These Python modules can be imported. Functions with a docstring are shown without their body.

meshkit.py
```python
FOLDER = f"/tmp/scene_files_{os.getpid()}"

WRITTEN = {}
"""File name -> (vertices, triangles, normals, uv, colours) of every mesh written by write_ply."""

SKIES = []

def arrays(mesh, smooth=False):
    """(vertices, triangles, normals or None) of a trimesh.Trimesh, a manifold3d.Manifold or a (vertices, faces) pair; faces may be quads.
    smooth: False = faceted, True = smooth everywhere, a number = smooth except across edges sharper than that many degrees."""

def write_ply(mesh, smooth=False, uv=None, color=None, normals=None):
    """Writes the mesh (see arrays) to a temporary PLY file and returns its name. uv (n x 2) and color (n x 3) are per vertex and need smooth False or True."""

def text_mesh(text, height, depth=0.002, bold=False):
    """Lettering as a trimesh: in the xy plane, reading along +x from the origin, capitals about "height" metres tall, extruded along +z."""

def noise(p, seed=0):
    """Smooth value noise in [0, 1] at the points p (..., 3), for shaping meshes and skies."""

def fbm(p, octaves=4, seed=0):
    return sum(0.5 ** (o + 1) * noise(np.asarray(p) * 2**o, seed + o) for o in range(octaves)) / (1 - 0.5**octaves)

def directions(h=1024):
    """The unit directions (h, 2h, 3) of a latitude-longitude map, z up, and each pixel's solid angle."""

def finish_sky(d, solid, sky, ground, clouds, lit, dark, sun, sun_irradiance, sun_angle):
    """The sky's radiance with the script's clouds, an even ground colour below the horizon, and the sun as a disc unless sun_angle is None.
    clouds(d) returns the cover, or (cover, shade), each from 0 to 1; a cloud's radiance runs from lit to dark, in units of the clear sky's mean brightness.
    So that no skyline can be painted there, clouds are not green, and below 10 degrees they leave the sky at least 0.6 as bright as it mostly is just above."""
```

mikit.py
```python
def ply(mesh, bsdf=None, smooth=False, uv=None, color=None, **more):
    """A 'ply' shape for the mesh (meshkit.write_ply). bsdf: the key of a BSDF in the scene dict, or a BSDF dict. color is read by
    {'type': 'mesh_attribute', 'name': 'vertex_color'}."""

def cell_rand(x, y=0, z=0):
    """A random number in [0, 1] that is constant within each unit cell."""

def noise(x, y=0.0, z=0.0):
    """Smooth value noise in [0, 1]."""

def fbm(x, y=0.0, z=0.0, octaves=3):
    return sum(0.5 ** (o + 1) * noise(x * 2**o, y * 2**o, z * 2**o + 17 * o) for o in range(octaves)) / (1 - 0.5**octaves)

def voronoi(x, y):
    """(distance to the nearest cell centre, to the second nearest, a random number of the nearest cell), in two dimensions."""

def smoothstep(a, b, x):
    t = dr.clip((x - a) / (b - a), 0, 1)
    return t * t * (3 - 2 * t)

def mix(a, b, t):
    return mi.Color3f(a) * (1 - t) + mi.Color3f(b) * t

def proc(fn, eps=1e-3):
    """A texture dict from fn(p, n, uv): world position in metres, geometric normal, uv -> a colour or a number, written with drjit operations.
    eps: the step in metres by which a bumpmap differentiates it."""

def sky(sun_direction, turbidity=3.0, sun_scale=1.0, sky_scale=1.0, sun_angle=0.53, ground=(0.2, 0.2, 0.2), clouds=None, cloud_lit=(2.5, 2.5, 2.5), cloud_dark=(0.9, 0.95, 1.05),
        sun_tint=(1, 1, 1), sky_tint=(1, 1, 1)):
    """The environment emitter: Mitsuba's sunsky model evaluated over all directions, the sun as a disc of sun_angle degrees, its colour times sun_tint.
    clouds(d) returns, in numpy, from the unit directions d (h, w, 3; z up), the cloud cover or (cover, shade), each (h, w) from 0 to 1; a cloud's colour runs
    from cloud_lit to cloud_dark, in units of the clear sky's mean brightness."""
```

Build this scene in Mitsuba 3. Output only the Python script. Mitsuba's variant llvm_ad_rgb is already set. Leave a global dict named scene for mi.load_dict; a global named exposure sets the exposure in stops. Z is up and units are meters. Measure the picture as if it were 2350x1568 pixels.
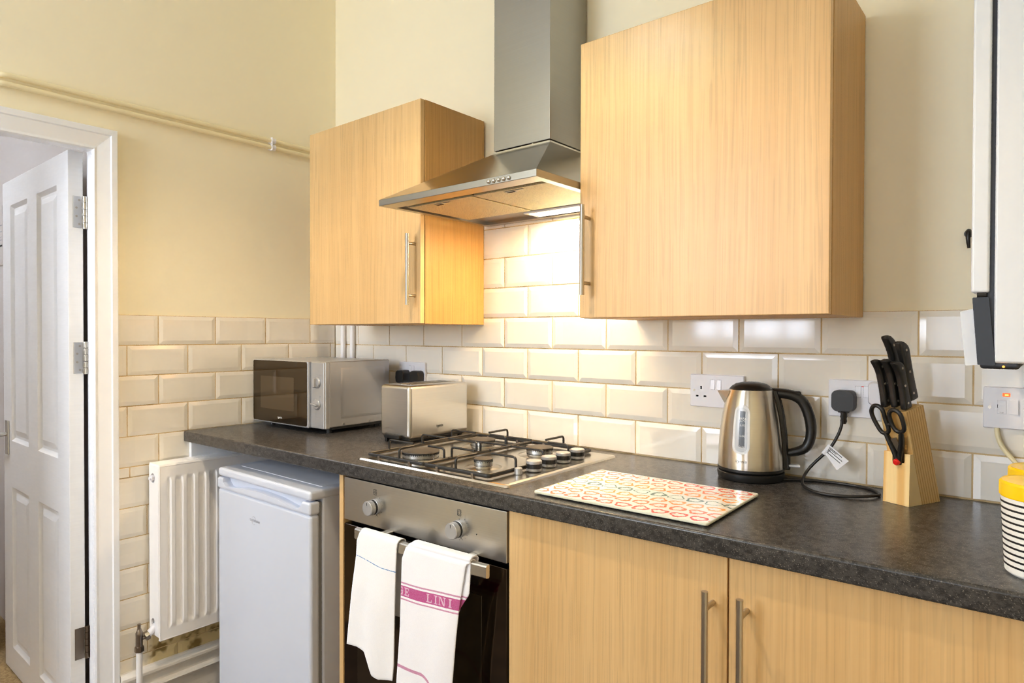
import math, random
import numpy as np
import trimesh
import mitsuba as mi
import drjit as dr
import mikit, meshkit
import manifold3d as m3
from shapely.geometry import Polygon, Point, box as sbox
from shapely import affinity

mi.set_variant('llvm_ad_rgb') if mi.variant() is None else None
T4 = mi.ScalarTransform4f
random.seed(7); rng = np.random.default_rng(7)

# ------------------------------------------------------------------ camera, light, exposure
scene, labels = {'type': 'scene'}, {}
exposure = 0.05
CAM = np.array([2.41147, -1.69587, 1.26310]); YAW, PITCH, ROLL, FPX = -0.693447, -0.0119335, 0.0025107, 1497.613
fw = np.array([math.sin(YAW) * math.cos(PITCH), math.cos(YAW) * math.cos(PITCH), math.sin(PITCH)])
rt = np.cross(fw, [0, 0, 1.0]); rt /= np.linalg.norm(rt); up = np.cross(rt, fw)
up = -rt * math.sin(ROLL) + up * math.cos(ROLL)
scene['camera'] = {'type': 'perspective', 'fov': 2 * math.degrees(math.atan(1175 / FPX)), 'fov_axis': 'x', 'near_clip': 0.02, 'far_clip': 100.0,
                   'to_world': T4().look_at(origin=CAM.tolist(), target=(CAM + fw).tolist(), up=up.tolist())}
WINDOW_L = (13.4, 15.2, 18.0)      # daylight through the window behind the photographer
DOOR_L = (3.0, 3.5, 4.4)            # daylight through the glazed back door
PENDANT_L = (2150.0, 1740.0, 1210.0)  # bulb of the shaded pendant lamp
HALL_L = (33.0, 36.0, 41.0)           # ceiling lamp of the hallway
HOOD_L = (1500.0, 1080.0, 590.0)      # lamp in the cooker hood
FLOOR_Z, CEIL_Z = -0.108, 2.86
ROOM_W, ROOM_D = 2.68, -3.45

# ------------------------------------------------------------------ helpers
def lin(h):
    c = np.array([int(h[i:i + 2], 16) for i in (1, 3, 5)]) / 255.0
    return [float(v) for v in np.where(c <= .04045, c / 12.92, ((c + .055) / 1.055) ** 2.4)]
def rgb(c): return {'type': 'rgb', 'value': lin(c) if isinstance(c, str) else [float(v) for v in c]}
def mat(name, bsdf, two=True):
    scene['mat_' + name] = {'type': 'twosided', 'bsdf': bsdf} if two else bsdf
def plastic(name, c, rough=0.4, spec=0.5, **k):
    mat(name, {'type': 'principled', 'base_color': c if isinstance(c, dict) else rgb(c), 'roughness': rough, 'specular': spec, **k})
def metal(name, c, rough=0.3, **k):
    mat(name, {'type': 'principled', 'base_color': c if isinstance(c, dict) else rgb(c), 'roughness': rough, 'metallic': 1.0, **k})

def numbered(k):
    if k not in scene and not any(q.startswith(k + '__') for q in used): used.add(k); return k
    i = 1
    while f'{k}_{i:03d}' in scene or f'{k}_{i:03d}' in used: i += 1
    used.add(f'{k}_{i:03d}'); return f'{k}_{i:03d}'
used = set()
def obj(name, mesh, m, parent=None, smooth=False, label=None, cat=None, group=None, kind=None, **more):
    if isinstance(mesh, list): mesh = trimesh.util.concatenate(mesh)
    key = numbered((parent + '__' if parent else '') + name)
    scene[key] = mikit.ply(mesh, 'mat_' + m, smooth=smooth, **more)
    tag(key, label, cat, group, kind)
    return key
def tag(key, label=None, cat=None, group=None, kind=None):
    d = {k: v for k, v in (('label', label), ('category', cat), ('group', group), ('kind', kind)) if v}
    if d: labels[key] = {**labels.get(key, {}), **d}
def thing(name, label, cat, group=None, kind=None):
    key = numbered(name); used.add(key); tag(key, label, cat, group, kind); return key

def bx(x0, x1, y0, y1, z0, z1):
    b = trimesh.creation.box((abs(x1 - x0), abs(y1 - y0), abs(z1 - z0))); b.apply_translation(((x0 + x1) / 2, (y0 + y1) / 2, (z0 + z1) / 2)); return b
_sph = trimesh.creation.icosphere(subdivisions=2)
def rbx(x0, x1, y0, y1, z0, z1, r=0.003, fine=False):
    x0, x1 = sorted((x0, x1)); y0, y1 = sorted((y0, y1)); z0, z1 = sorted((z0, z1))
    r = min(r, (x1 - x0) / 2.001, (y1 - y0) / 2.001, (z1 - z0) / 2.001)
    s = (_sph if fine else trimesh.creation.icosphere(subdivisions=1)).vertices * r
    P = [s + np.array([x, y, z]) for x in (x0 + r, x1 - r) for y in (y0 + r, y1 - r) for z in (z0 + r, z1 - r)]
    return trimesh.convex.convex_hull(np.vstack(P))
def frame(pos, xdir, zdir=(0, 0, 1)):
    """4x4: local x -> xdir, local z -> zdir."""
    x = np.array(xdir, float); x /= np.linalg.norm(x); z = np.array(zdir, float); z /= np.linalg.norm(z)
    y = np.cross(z, x); M = np.eye(4); M[:3, 0], M[:3, 1], M[:3, 2], M[:3, 3] = x, y, z, pos; return M
def facing(pos, xdir, updir=(0, 0, 1)):
    """4x4 for flat work: local x -> xdir, local y -> updir, local z -> out of the face."""
    x = np.array(xdir, float); x /= np.linalg.norm(x); u = np.array(updir, float); u /= np.linalg.norm(u)
    M = np.eye(4); M[:3, 0], M[:3, 1], M[:3, 2], M[:3, 3] = x, u, np.cross(x, u), pos; return M
def xf(mesh, M):
    if isinstance(mesh, list): mesh = trimesh.util.concatenate(mesh)
    m = mesh.copy(); m.apply_transform(M); return m
def lathe(profile, n=40, cap=False):
    return trimesh.creation.revolve(np.array(profile, float), sections=n)
def extr(poly, h):
    gs = getattr(poly, 'geoms', [poly])
    return trimesh.util.concatenate([trimesh.creation.extrude_polygon(g, h, engine='earcut') for g in gs])
def rrect(x0, x1, y0, y1, r, n=8):
    r = min(r, (x1 - x0) / 2 - 1e-5, (y1 - y0) / 2 - 1e-5)
    return sbox(x0 + r, y0 + r, x1 - r, y1 - r).buffer(r, quad_segs=n)
def rounded_path(P, r, n=6, closed=False):
    P = [np.array(p, float) for p in P]; out = []; N = len(P)
    for i in range(N):
        if not closed and i in (0, N - 1): out.append(P[i]); continue
        a, b, c = P[i - 1], P[i], P[(i + 1) % N]; u, v = a - b, c - b; lu, lv = np.linalg.norm(u), np.linalg.norm(v)
        k = min(r, lu * .48, lv * .48); p0, p1 = b + u / lu * k, b + v / lv * k
        for t in np.linspace(0, 1, n): out.append((1 - t) ** 2 * p0 + 2 * t * (1 - t) * b + t * t * p1)
    return np.array(out)
def spline(P, n=60, closed=False):
    from scipy.interpolate import CubicSpline
    P = np.array(P, float)
    if closed: P = np.vstack([P, P[:1]])
    d = np.r_[0, np.cumsum(np.linalg.norm(np.diff(P, axis=0), axis=1))]
    t = np.linspace(0, d[-1], n + (1 if closed else 0)); S = CubicSpline(d, P, bc_type='periodic' if closed else 'natural')(t)
    return S[:-1] if closed else S
def tube(P, r, n=10, closed=False, flat=None):
    """Tube along P; r a number or one per point; flat=(a,b) makes the section an ellipse a x b times r (a along the frame normal)."""
    P = np.array(P, float); N = len(P); R = np.broadcast_to(np.asarray(r, float), (N,))
    tg = (np.roll(P, -1, 0) - np.roll(P, 1, 0)) if closed else np.gradient(P, axis=0)
    tg /= np.maximum(np.linalg.norm(tg, axis=1, keepdims=True), 1e-12)
    a = np.array([0, 0, 1.0]) if abs(tg[0][2]) < .9 else np.array([1.0, 0, 0]); nrm = a - tg[0] * (a @ tg[0]); nrm /= np.linalg.norm(nrm); V = []
    fa, fb = flat or (1, 1); ang = np.arange(n) / n * 2 * np.pi
    for i in range(N):
        nrm = nrm - tg[i] * (nrm @ tg[i]); nrm /= np.linalg.norm(nrm); b = np.cross(tg[i], nrm)
        V.append(P[i] + R[i] * (np.cos(ang)[:, None] * nrm * fa + np.sin(ang)[:, None] * b * fb))
    V = np.vstack(V); F = []
    for i in range(N if closed else N - 1):
        j = (i + 1) % N
        for k in range(n):
            l = (k + 1) % n; F += [(i * n + k, i * n + l, j * n + l), (i * n + k, j * n + l, j * n + k)]
    if not closed:
        V = np.vstack([V, P[0], P[-1]])
        for k in range(n): l = (k + 1) % n; F += [(N * n, l, k), (N * n + 1, (N - 1) * n + k, (N - 1) * n + l)]
    m = trimesh.Trimesh(V, F, process=False); m.fix_normals() if False else None; return m
def cyl(p0, p1, r, n=24):
    return trimesh.creation.cylinder(radius=r, segment=[p0, p1], sections=n)
def man(mesh):
    mesh = mesh.copy(); mesh.merge_vertices(); return m3.Manifold(m3.Mesh(np.asarray(mesh.vertices, np.float32), np.asarray(mesh.faces, np.uint32)))
def unman(m):
    k = m.to_mesh(); return trimesh.Trimesh(np.array(k.vert_properties[:, :3]), np.array(k.tri_verts), process=False)
def cut(a, *bs):
    a = man(a)
    for b in bs: a = a - man(b)
    return unman(a)
def frustum(b0, b1):
    """Convex hull of two rectangles (x0,x1,y0,y1,z)."""
    P = [(x, y, r[4]) for r in (b0, b1) for x in r[:2] for y in r[2:4]]; return trimesh.convex.convex_hull(np.array(P))
def text(s, h, M, depth=0.0004, center=False, bold=False):
    t = meshkit.text_mesh(s, h, depth, bold)
    if center: t.apply_translation((-t.bounds.mean(0)[0], 0, 0))
    return xf(t, M)
TH = math.atan(.031); RT, RN = np.array([math.cos(TH), math.sin(TH), 0]), np.array([-math.sin(TH), math.cos(TH), 0])
RUN = np.eye(4); RUN[:3, 0], RUN[:3, 1], RUN[:3, 3] = RT, RN, (0, -.645, 0)   # frame of the base units: x along the worktop's front edge, y into the wall

# ------------------------------------------------------------------ materials
N, FB, SS, MIX = mikit.noise, mikit.fbm, mikit.smoothstep, mikit.mix
def oak_fn(c0, c1, seed):
    a, b = lin(c0), lin(c1)
    def f(p, n, uv):
        h = p.x * 1.0 + p.y * 1.07 + seed
        cat = 0.030 * FB(h * 5, p.z * 1.1, 1.0, octaves=2)
        w = h + cat + 0.0015 * N(h * 60, p.z * 7)
        g = 0.45 * N(w * 240, p.z * 1.2, 3.0) + 0.30 * N(w * 560, p.z * 3.0) + 0.25 * N(w * 70, p.z * .4)
        pore = SS(.58, .78, N(w * 420, p.z * 9, 7.0)) * (.4 + .6 * N(w * 50, p.z * 1.0, 5.0))
        broad = FB(w * 7, p.z * .4, 2.0)
        return MIX(a, b, dr.clip(.30 + .55 * g + .55 * (broad - .5), 0, 1)) * (1 - .13 * pore)
    return f
plastic('oak', mikit.proc(oak_fn('#c0965f', '#dcb884', 0.0)), rough=.36, spec=.45)
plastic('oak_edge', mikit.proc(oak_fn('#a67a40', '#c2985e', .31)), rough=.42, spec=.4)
def paint_fn(c):
    c = lin(c)
    def f(p, n, uv): return mi.Color3f(c) * (.985 + .03 * FB(p.x * 1.1 + p.y * 1.3, p.z * 1.2, 1.0, octaves=2))
    return f
plastic('paint', mikit.proc(paint_fn('#eee5c9')), rough=.75, spec=.25)
plastic('lamp_shade', '#d8d4cc', .7, .2)
plastic('ceiling', '#ecebe6', .8, .2)
plastic('hall_paint', '#cbc5c2', .7, .2)
plastic('gloss_white', '#f0f1f4', .28, .5)
def doorw(p, n, uv): return mi.Color3f(lin('#e9e9ea')) * (.985 + .03 * N(p.x * 40, p.z * 300, 1.0))
plastic('door_white', mikit.proc(doorw), .38, .45)
def tilef(p, n, uv):
    i = mikit.cell_rand(dr.floor((p.x + p.y * 1.0) * 4.95), dr.floor(p.z * 9.75), 3)
    return mi.Color3f(lin('#ece5d8')) * (.975 + .04 * i)
plastic('tile', mikit.proc(tilef), .09, .55)
def groutf(p, n, uv): return MIX(lin('#cdb58c'), lin('#a98f66'), SS(.45, .8, FB(p.x * 22 + p.y * 20, p.z * 22, 2.0)))
plastic('grout', mikit.proc(groutf), .9, .1)
def dirtf(p, n, uv):
    m = SS(-.80, -.74, p.y)
    return MIX(MIX(lin('#f0e9dc'), lin('#d8c391'), m), lin('#7d6636'), m * SS(.5, .72, FB(p.y * 26, p.z * 26, 5.0)))
plastic('dirty_tile', mikit.proc(dirtf), .5, .3)
def topf(p, n, uv):
    d1, d2, r = mikit.voronoi(p.x * 420 + p.z * 150, p.y * 420 + p.z * 310)
    s = SS(.40, .10, d1) * SS(.66, .95, r)
    v = .6 * FB(p.x * 120, p.y * 120, p.z * 120) + .4 * FB(p.x * 700, p.y * 700, p.z * 700)
    return MIX(MIX(lin('#222122'), lin('#3d3b3a'), SS(.35, .65, v)), lin('#8b857c'), .62 * s)
plastic('worktop', mikit.proc(topf), .27, .5)
def steel_fn(c, ax):
    c = lin(c)
    def f(p, n, uv):
        q, s = (p.x * 2 + p.y * 2, p.z * 900) if ax == 'h' else (p.z * 2, (p.x + p.y) * 900)
        return mi.Color3f(c) * (.97 + .04 * N(q * 3, s, 1.0))
    return f
metal('steel', mikit.proc(steel_fn('#c9c5be', 'h')), .32)
metal('steel_smooth', '#aaa9a5', .15)
metal('steel_hood', mikit.proc(steel_fn('#a6a5a1', 'h')), .30)
metal('steel_hob', '#cfc8bc', .20)
metal('chrome', '#d6d4d0', .10)
metal('nickel', '#b7aea0', .28)
metal('old_brass', '#93877a', .32)
mat('silver_paint', {'type': 'principled', 'base_color': rgb('#b2b2b4'), 'roughness': .34, 'metallic': .6, 'specular': .6})
metal('alu', '#c9c7c2', .38)
def kettle_fn(p, n, uv): return mi.Color3f(lin('#d8d0c2')) * (.97 + .05 * N(uv.y * 3, p.z * 1500, 2.0))
scene['mat_kettle'] = {'type': 'twosided', 'bsdf': {'type': 'principled', 'base_color': mikit.proc(kettle_fn), 'metallic': 1.0, 'roughness': .29, 'anisotropic': .95}}
metal('toaster', mikit.proc(steel_fn('#dcd8d0', 'h')), .25)
def filter_fn(p, n, uv):
    u, v = (p.x + p.y) * 200, (p.x - p.y) * 200
    d = dr.sqrt(dr.square(u - dr.round(u)) + dr.square(v - dr.round(v)))
    return mi.Color3f(lin('#dccfae')) * (1 - .62 * SS(.34, .24, d))
mat('filter', {'type': 'principled', 'base_color': mikit.proc(filter_fn), 'metallic': .7, 'roughness': .55})
plastic('black', '#121212', .38)
plastic('black_gloss', '#0b0b0b', .12)
plastic('black_rubber', '#151414', .45)
plastic('dark_iron', '#191715', .38)
plastic('cap_black', '#37332f', .5)
plastic('white_plastic', '#e6e5ea', .25)
plastic('white_enamel', '#cbcfda', .25)
plastic('white_case', '#d3d6dc', .28)
plastic('fridge_top', '#cfd1d8', .45)
plastic('radiator', '#f3f0ee', .3)
plastic('cream_pipe', '#e9dcb4', .4)
plastic('navy_plastic', '#1b212b', .42)
plastic('gasket_grey', '#77787c', .5)
plastic('grey_print', '#a3a3a8', .6)
plastic('black_print', '#17171a', .6)
plastic('white_print', '#e9e9e9', .6)
plastic('red_plastic', '#d31b1c', .3)
plastic('yellow_lid', '#ffd013', .25)
plastic('stripe', '#17171b', .3)
plastic('ceramic', '#f4f2ec', .22)
plastic('carpet', mikit.proc(lambda p, n, uv: MIX(lin('#b79f78'), lin('#7f6a4a'), FB(p.x * 160, p.y * 160, 1.0))), .95, .05)
plastic('vinyl', mikit.proc(lambda p, n, uv: MIX(lin('#3f322a'), lin('#6a5748'), FB(p.x * 14, p.y * 14, 3.0))), .45, .3)
plastic('shadow_black', '#0a0908', .8, .1)
def oven_glass_fn(p, n, uv): return mi.Color3f(lin('#14110f'))
metal('oven_glass', (.085, .070, .058), .04)
metal('oven_window', (.13, .115, .09), .05)
metal('mw_glass', (.085, .070, .055), .03)
metal('mw_screen', (.15, .125, .10), .08)
plastic('paper', '#e8e8ec', .7, .1)
def pine_fn(p, n, uv):
    h = p.x * .92 - p.y * .40 + .22 * p.z * 0
    w = h * 150 + 2.0 * FB(p.x * 8, p.z * 3, 1.0)
    s = dr.sin(w) * .5 + .5
    return MIX(lin('#e9cb92'), lin('#cf9f58'), SS(.35, .95, s) * .8) * (.96 + .06 * N(h * 700, p.z * 20))
plastic('pine_front', mikit.proc(pine_fn), .5, .3)
def pine_side_fn(p, n, uv):
    h = p.x * .534 + p.y * .845 + .31 * p.z
    w = h * 820 + 2.2 * FB(p.x * 9, p.y * 9, p.z * 2)
    s = dr.sin(w) * .5 + .5
    return MIX(lin('#dab678'), lin('#b98b4d'), SS(.3, .95, s) * .8) * (.96 + .06 * N(h * 700, p.z * 20))
plastic('pine_side', mikit.proc(pine_side_fn), .5, .3)
scene['mat_clear'] = {'type': 'thindielectric', 'int_ior': 1.45}
scene['mat_clear_solid'] = {'type': 'roughdielectric', 'int_ior': 1.4, 'alpha': .06}
plastic('clear_frost', '#cfd2d6', .15, .6)
plastic('gauge_pane', '#aeb4bc', .2)
plastic('gauge_dark', '#4a5058', .3)
plastic('neon', {'type': 'rgb', 'value': [.5, .05, .01]}, .3)

# ------------------------------------------------------------------ room shell
WL = -.008            # plane of the painted plaster; the tiles stand 8 mm proud of it, at x = 0 and y = 0
S = dict(kind='structure')
obj('wall_back', bx(-.12, ROOM_W + .1, -WL, .12, FLOOR_Z - .05, CEIL_Z), 'paint', label='cream painted back wall above and behind the kitchen units', **S)
DY0, DY1, DZ = -.905, -1.775, 1.885    # structural opening of the doorway
wl = [bx(-.11, WL, DY0, .06, FLOOR_Z - .05, CEIL_Z), bx(-.11, WL, DY1, DY0, DZ, CEIL_Z), bx(-.11, WL, ROOM_D, DY1, FLOOR_Z - .05, CEIL_Z)]
obj('wall_left', wl, 'paint', label='cream painted side wall with the doorway', **S)
obj('wall_right', bx(ROOM_W, ROOM_W + .1, ROOM_D, 0, FLOOR_Z - .05, CEIL_Z), 'paint', **S)
WX0, WX1, WZ0, WZ1 = .04, 1.06, 1.18, 2.52
obj('wall_front', [bx(-.11, WX0, ROOM_D - .12, ROOM_D, FLOOR_Z - .05, CEIL_Z), bx(WX1, ROOM_W + .1, ROOM_D - .12, ROOM_D, FLOOR_Z - .05, CEIL_Z),
                   bx(WX0, WX1, ROOM_D - .12, ROOM_D, FLOOR_Z - .05, WZ0), bx(WX0, WX1, ROOM_D - .12, ROOM_D, WZ1, CEIL_Z)], 'paint', **S)
obj('floor', bx(-.115, ROOM_W + .1, ROOM_D - .1, .1, FLOOR_Z - .06, FLOOR_Z), 'vinyl', **S)
obj('ceiling', bx(-.115, ROOM_W + .1, ROOM_D - .1, .1, CEIL_Z, CEIL_Z + .08), 'ceiling', **S)
# hallway beyond the doorway
HX, HY0, HY1, HZ = -2.1, -2.9, -.86, 2.42
obj('floor_hall', bx(HX - .05, -.115, HY0, HY1 + .05, FLOOR_Z - .06, FLOOR_Z), 'carpet', label='beige carpet of the hallway', **S)
obj('ceiling_hall', bx(HX - .05, -.11, HY0 - .05, HY1 + .05, HZ, HZ + .06), 'ceiling', **S)
obj('wall_hall_far', bx(HX - .1, HX, HY0, HY1, FLOOR_Z, HZ), 'hall_paint', **S)
obj('wall_hall_side', bx(HX - .1, -.11, HY1, HY1 + .08, FLOOR_Z, HZ), 'hall_paint', **S)
obj('wall_hall_near', bx(HX - .1, -.11, HY0 - .08, HY0, FLOOR_Z, HZ), 'hall_paint', **S)
# window behind the photographer
win = thing('window_1', 'white window with bright panes', None, kind='structure')
fy = ROOM_D - .06
WXM = [WX0 + (WX1 - WX0) * k / 4 for k in (1, 2, 3)]
fr = [rbx(WX0, WX1, fy - .03, fy + .03, z0, z1, .006) for z0, z1 in ((WZ0, WZ0 + .06), (WZ1 - .06, WZ1))] + \
     [rbx(x - .03, x + .03, fy - .03, fy + .03, WZ0, WZ1, .006) for x in (WX0 + .03, WX1 - .03)] + \
     [rbx(x - .022, x + .022, fy - .025, fy + .025, WZ0, WZ1, .006) for x in WXM] + [rbx(WX0, WX1, fy - .025, fy + .025, 1.82, 1.86, .006)]
obj('window_frame', fr, 'gloss_white', win, smooth=30)
xs = [WX0 + .06] + [v for x in WXM for v in (x - .022, x + .022)] + [WX1 - .06]
for i in range(4):
    for z0, z1 in ((WZ0 + .06, 1.82), (1.86, WZ1 - .06)):
        q = trimesh.Trimesh([(xs[2 * i], fy, z0), (xs[2 * i + 1], fy, z0), (xs[2 * i + 1], fy, z1), (xs[2 * i], fy, z1)], [(0, 2, 1), (0, 3, 2)], process=False)
        k = obj('pane', q, 'white_plastic', win); scene[k]['emitter'] = {'type': 'area', 'radiance': {'type': 'rgb', 'value': list(WINDOW_L)}}
obj('window_sill', rbx(WX0 - .03, WX1 + .05, ROOM_D - .02, ROOM_D + .12, WZ0 - .035, WZ0 - .001, .008), 'gloss_white', win, smooth=30)
GX0, GX1, GZ1 = 1.66, 2.42, 1.92
gd = thing('door_2', 'white glazed back door with a bright pane', None, kind='structure')
gy = ROOM_D + .02
obj('door_frame', [rbx(x - .05, x + .05, gy - .019, gy + .02, FLOOR_Z, GZ1, .006) for x in (GX0 + .05, GX1 - .05)] + [rbx(GX0, GX1, gy - .019, gy + .02, GZ1 - .10, GZ1, .006), rbx(GX0, GX1, gy - .019, gy + .02, FLOOR_Z, .68, .006)] + [rbx((GX0 + GX1) / 2 - .03, (GX0 + GX1) / 2 + .03, gy - .018, gy + .018, .66, GZ1 - .05, .006)], 'gloss_white', gd, smooth=30)
for x0, x1 in ((GX0 + .10, (GX0 + GX1) / 2 - .03), ((GX0 + GX1) / 2 + .03, GX1 - .10)):
    q = trimesh.Trimesh([(x0, gy, .68), (x1, gy, .68), (x1, gy, GZ1 - .10), (x0, gy, GZ1 - .10)], [(0, 2, 1), (0, 3, 2)], process=False)
    k = obj('pane', q, 'white_plastic', gd); scene[k]['emitter'] = {'type': 'area', 'radiance': {'type': 'rgb', 'value': list(DOOR_L)}}
# ceiling lamps
def ceiling_lamp(x, y, z, r, L, label):
    t = thing('ceiling_lamp', label, 'lamp')
    obj('base', xf(lathe([(0, 0), (r * .8, 0), (r * .8, -.03), (0, -.03)], 40), frame((x, y, z), (1, 0, 0))), 'white_plastic', t, smooth=30)
    k = obj('shade', xf(lathe([(r * math.sin(a), -.03 - .10 * math.cos(a)) for a in np.linspace(0, math.pi / 2, 9)], 40), frame((x, y, z), (1, 0, 0))), 'white_plastic', t, smooth=True)
    scene[k]['emitter'] = {'type': 'area', 'radiance': {'type': 'rgb', 'value': list(L)}}
PX_, PY_, PZ_ = 1.300, -1.096, 2.465
pd = thing('pendant_lamp', 'shaded pendant lamp hanging from the kitchen ceiling', 'lamp')
sr, sz0 = .170, PZ_ - .578 * .170
obj('shade', [xf(lathe([(sr, sz0), (sr - .004, sz0), (sr - .030, PZ_ + .05), (.05, PZ_ + .14), (.02, PZ_ + .15)], 48), frame((PX_, PY_, 0), (1, 0, 0))), xf(lathe([(sr, sz0), (sr - .026, PZ_ + .05), (.05, PZ_ + .144), (.02, PZ_ + .154)], 48), frame((PX_, PY_, 0), (1, 0, 0)))], 'lamp_shade', pd, smooth=40)
obj('flex', cyl((PX_, PY_, PZ_ + .15), (PX_, PY_, CEIL_Z - .02), .004, 10), 'white_plastic', pd)
obj('ceiling_rose', cyl((PX_, PY_, CEIL_Z - .025), (PX_, PY_, CEIL_Z - .0005), .05, 32), 'white_plastic', pd)
obj('lamp_holder', cyl((PX_, PY_, PZ_ + .03), (PX_, PY_, PZ_ + .152), .018, 20), 'white_plastic', pd)
bb = trimesh.creation.icosphere(subdivisions=3, radius=.027); bb.apply_translation((PX_, PY_, PZ_))
k = obj('bulb', bb, 'white_plastic', pd, smooth=True); scene[k]['emitter'] = {'type': 'area', 'radiance': {'type': 'rgb', 'value': list(PENDANT_L)}}
ceiling_lamp(-1.15, -1.75, HZ, .19, HALL_L, 'round opal ceiling lamp in the hallway')

# ------------------------------------------------------------------ bevelled metro tiles
def tile(plane, a0, a1, z0, z1, full):
    """plane 'back': a is x; 'left': a is y. The four edges of a whole tile are bevelled."""
    g = .0018; a0 += g; a1 -= g; z0 += g; z1 -= g; bw = .013; L, R = (bw if full[0] else .0012), (bw if full[1] else .0012)
    bt, bb = (bw if full[2] else .0012), (bw if full[3] else .0012)
    L, R = min(L, (a1 - a0) * .4), min(R, (a1 - a0) * .4); bb, bt = min(bb, (z1 - z0) * .4), min(bt, (z1 - z0) * .4)
    e = rng.normal(0, .0003); t = np.array([(a, z, d) for d, A, Z in ((.0078, (a0, a1), (z0, z1)), (.0024, (a0, a1), (z0, z1)), (0.0 + e, (a0 + L, a1 - R), (z0 + bb, z1 - bt))) for a, z in ((A[0], Z[0]), (A[1], Z[0]), (A[1], Z[1]), (A[0], Z[1]))])
    F = []
    for r in (0, 4):
        for k in range(4): l = (k + 1) % 4; F += [(r + k, r + l, r + 4 + l), (r + k, r + 4 + l, r + 4 + k)]
    F += [(8, 9, 10), (8, 10, 11)]
    tilt = rng.normal(0, .0012, 2); t[4:, 2] += (t[4:, 0] - t[:, 0].mean()) * tilt[0] + (t[4:, 1] - t[:, 1].mean()) * tilt[1]
    V = np.stack([t[:, 0], t[:, 2], t[:, 1]], 1) if plane == 'back' else np.stack([-t[:, 2], t[:, 0], t[:, 1]], 1)
    return trimesh.Trimesh(V, F, process=False)
J = [.9115] + [1.01016 + .10246 * k for k in range(8)]        # horizontal joints of the back wall
X0, PX = .8654, .101
bk = [bx(.0, ROOM_W, 0.0034, .0079, .885, 1.3170), bx(.868, 1.50, 0.0034, .0079, 1.3170, J[8])]
obj('grout', bk, 'grout', 'wall_back')
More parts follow.
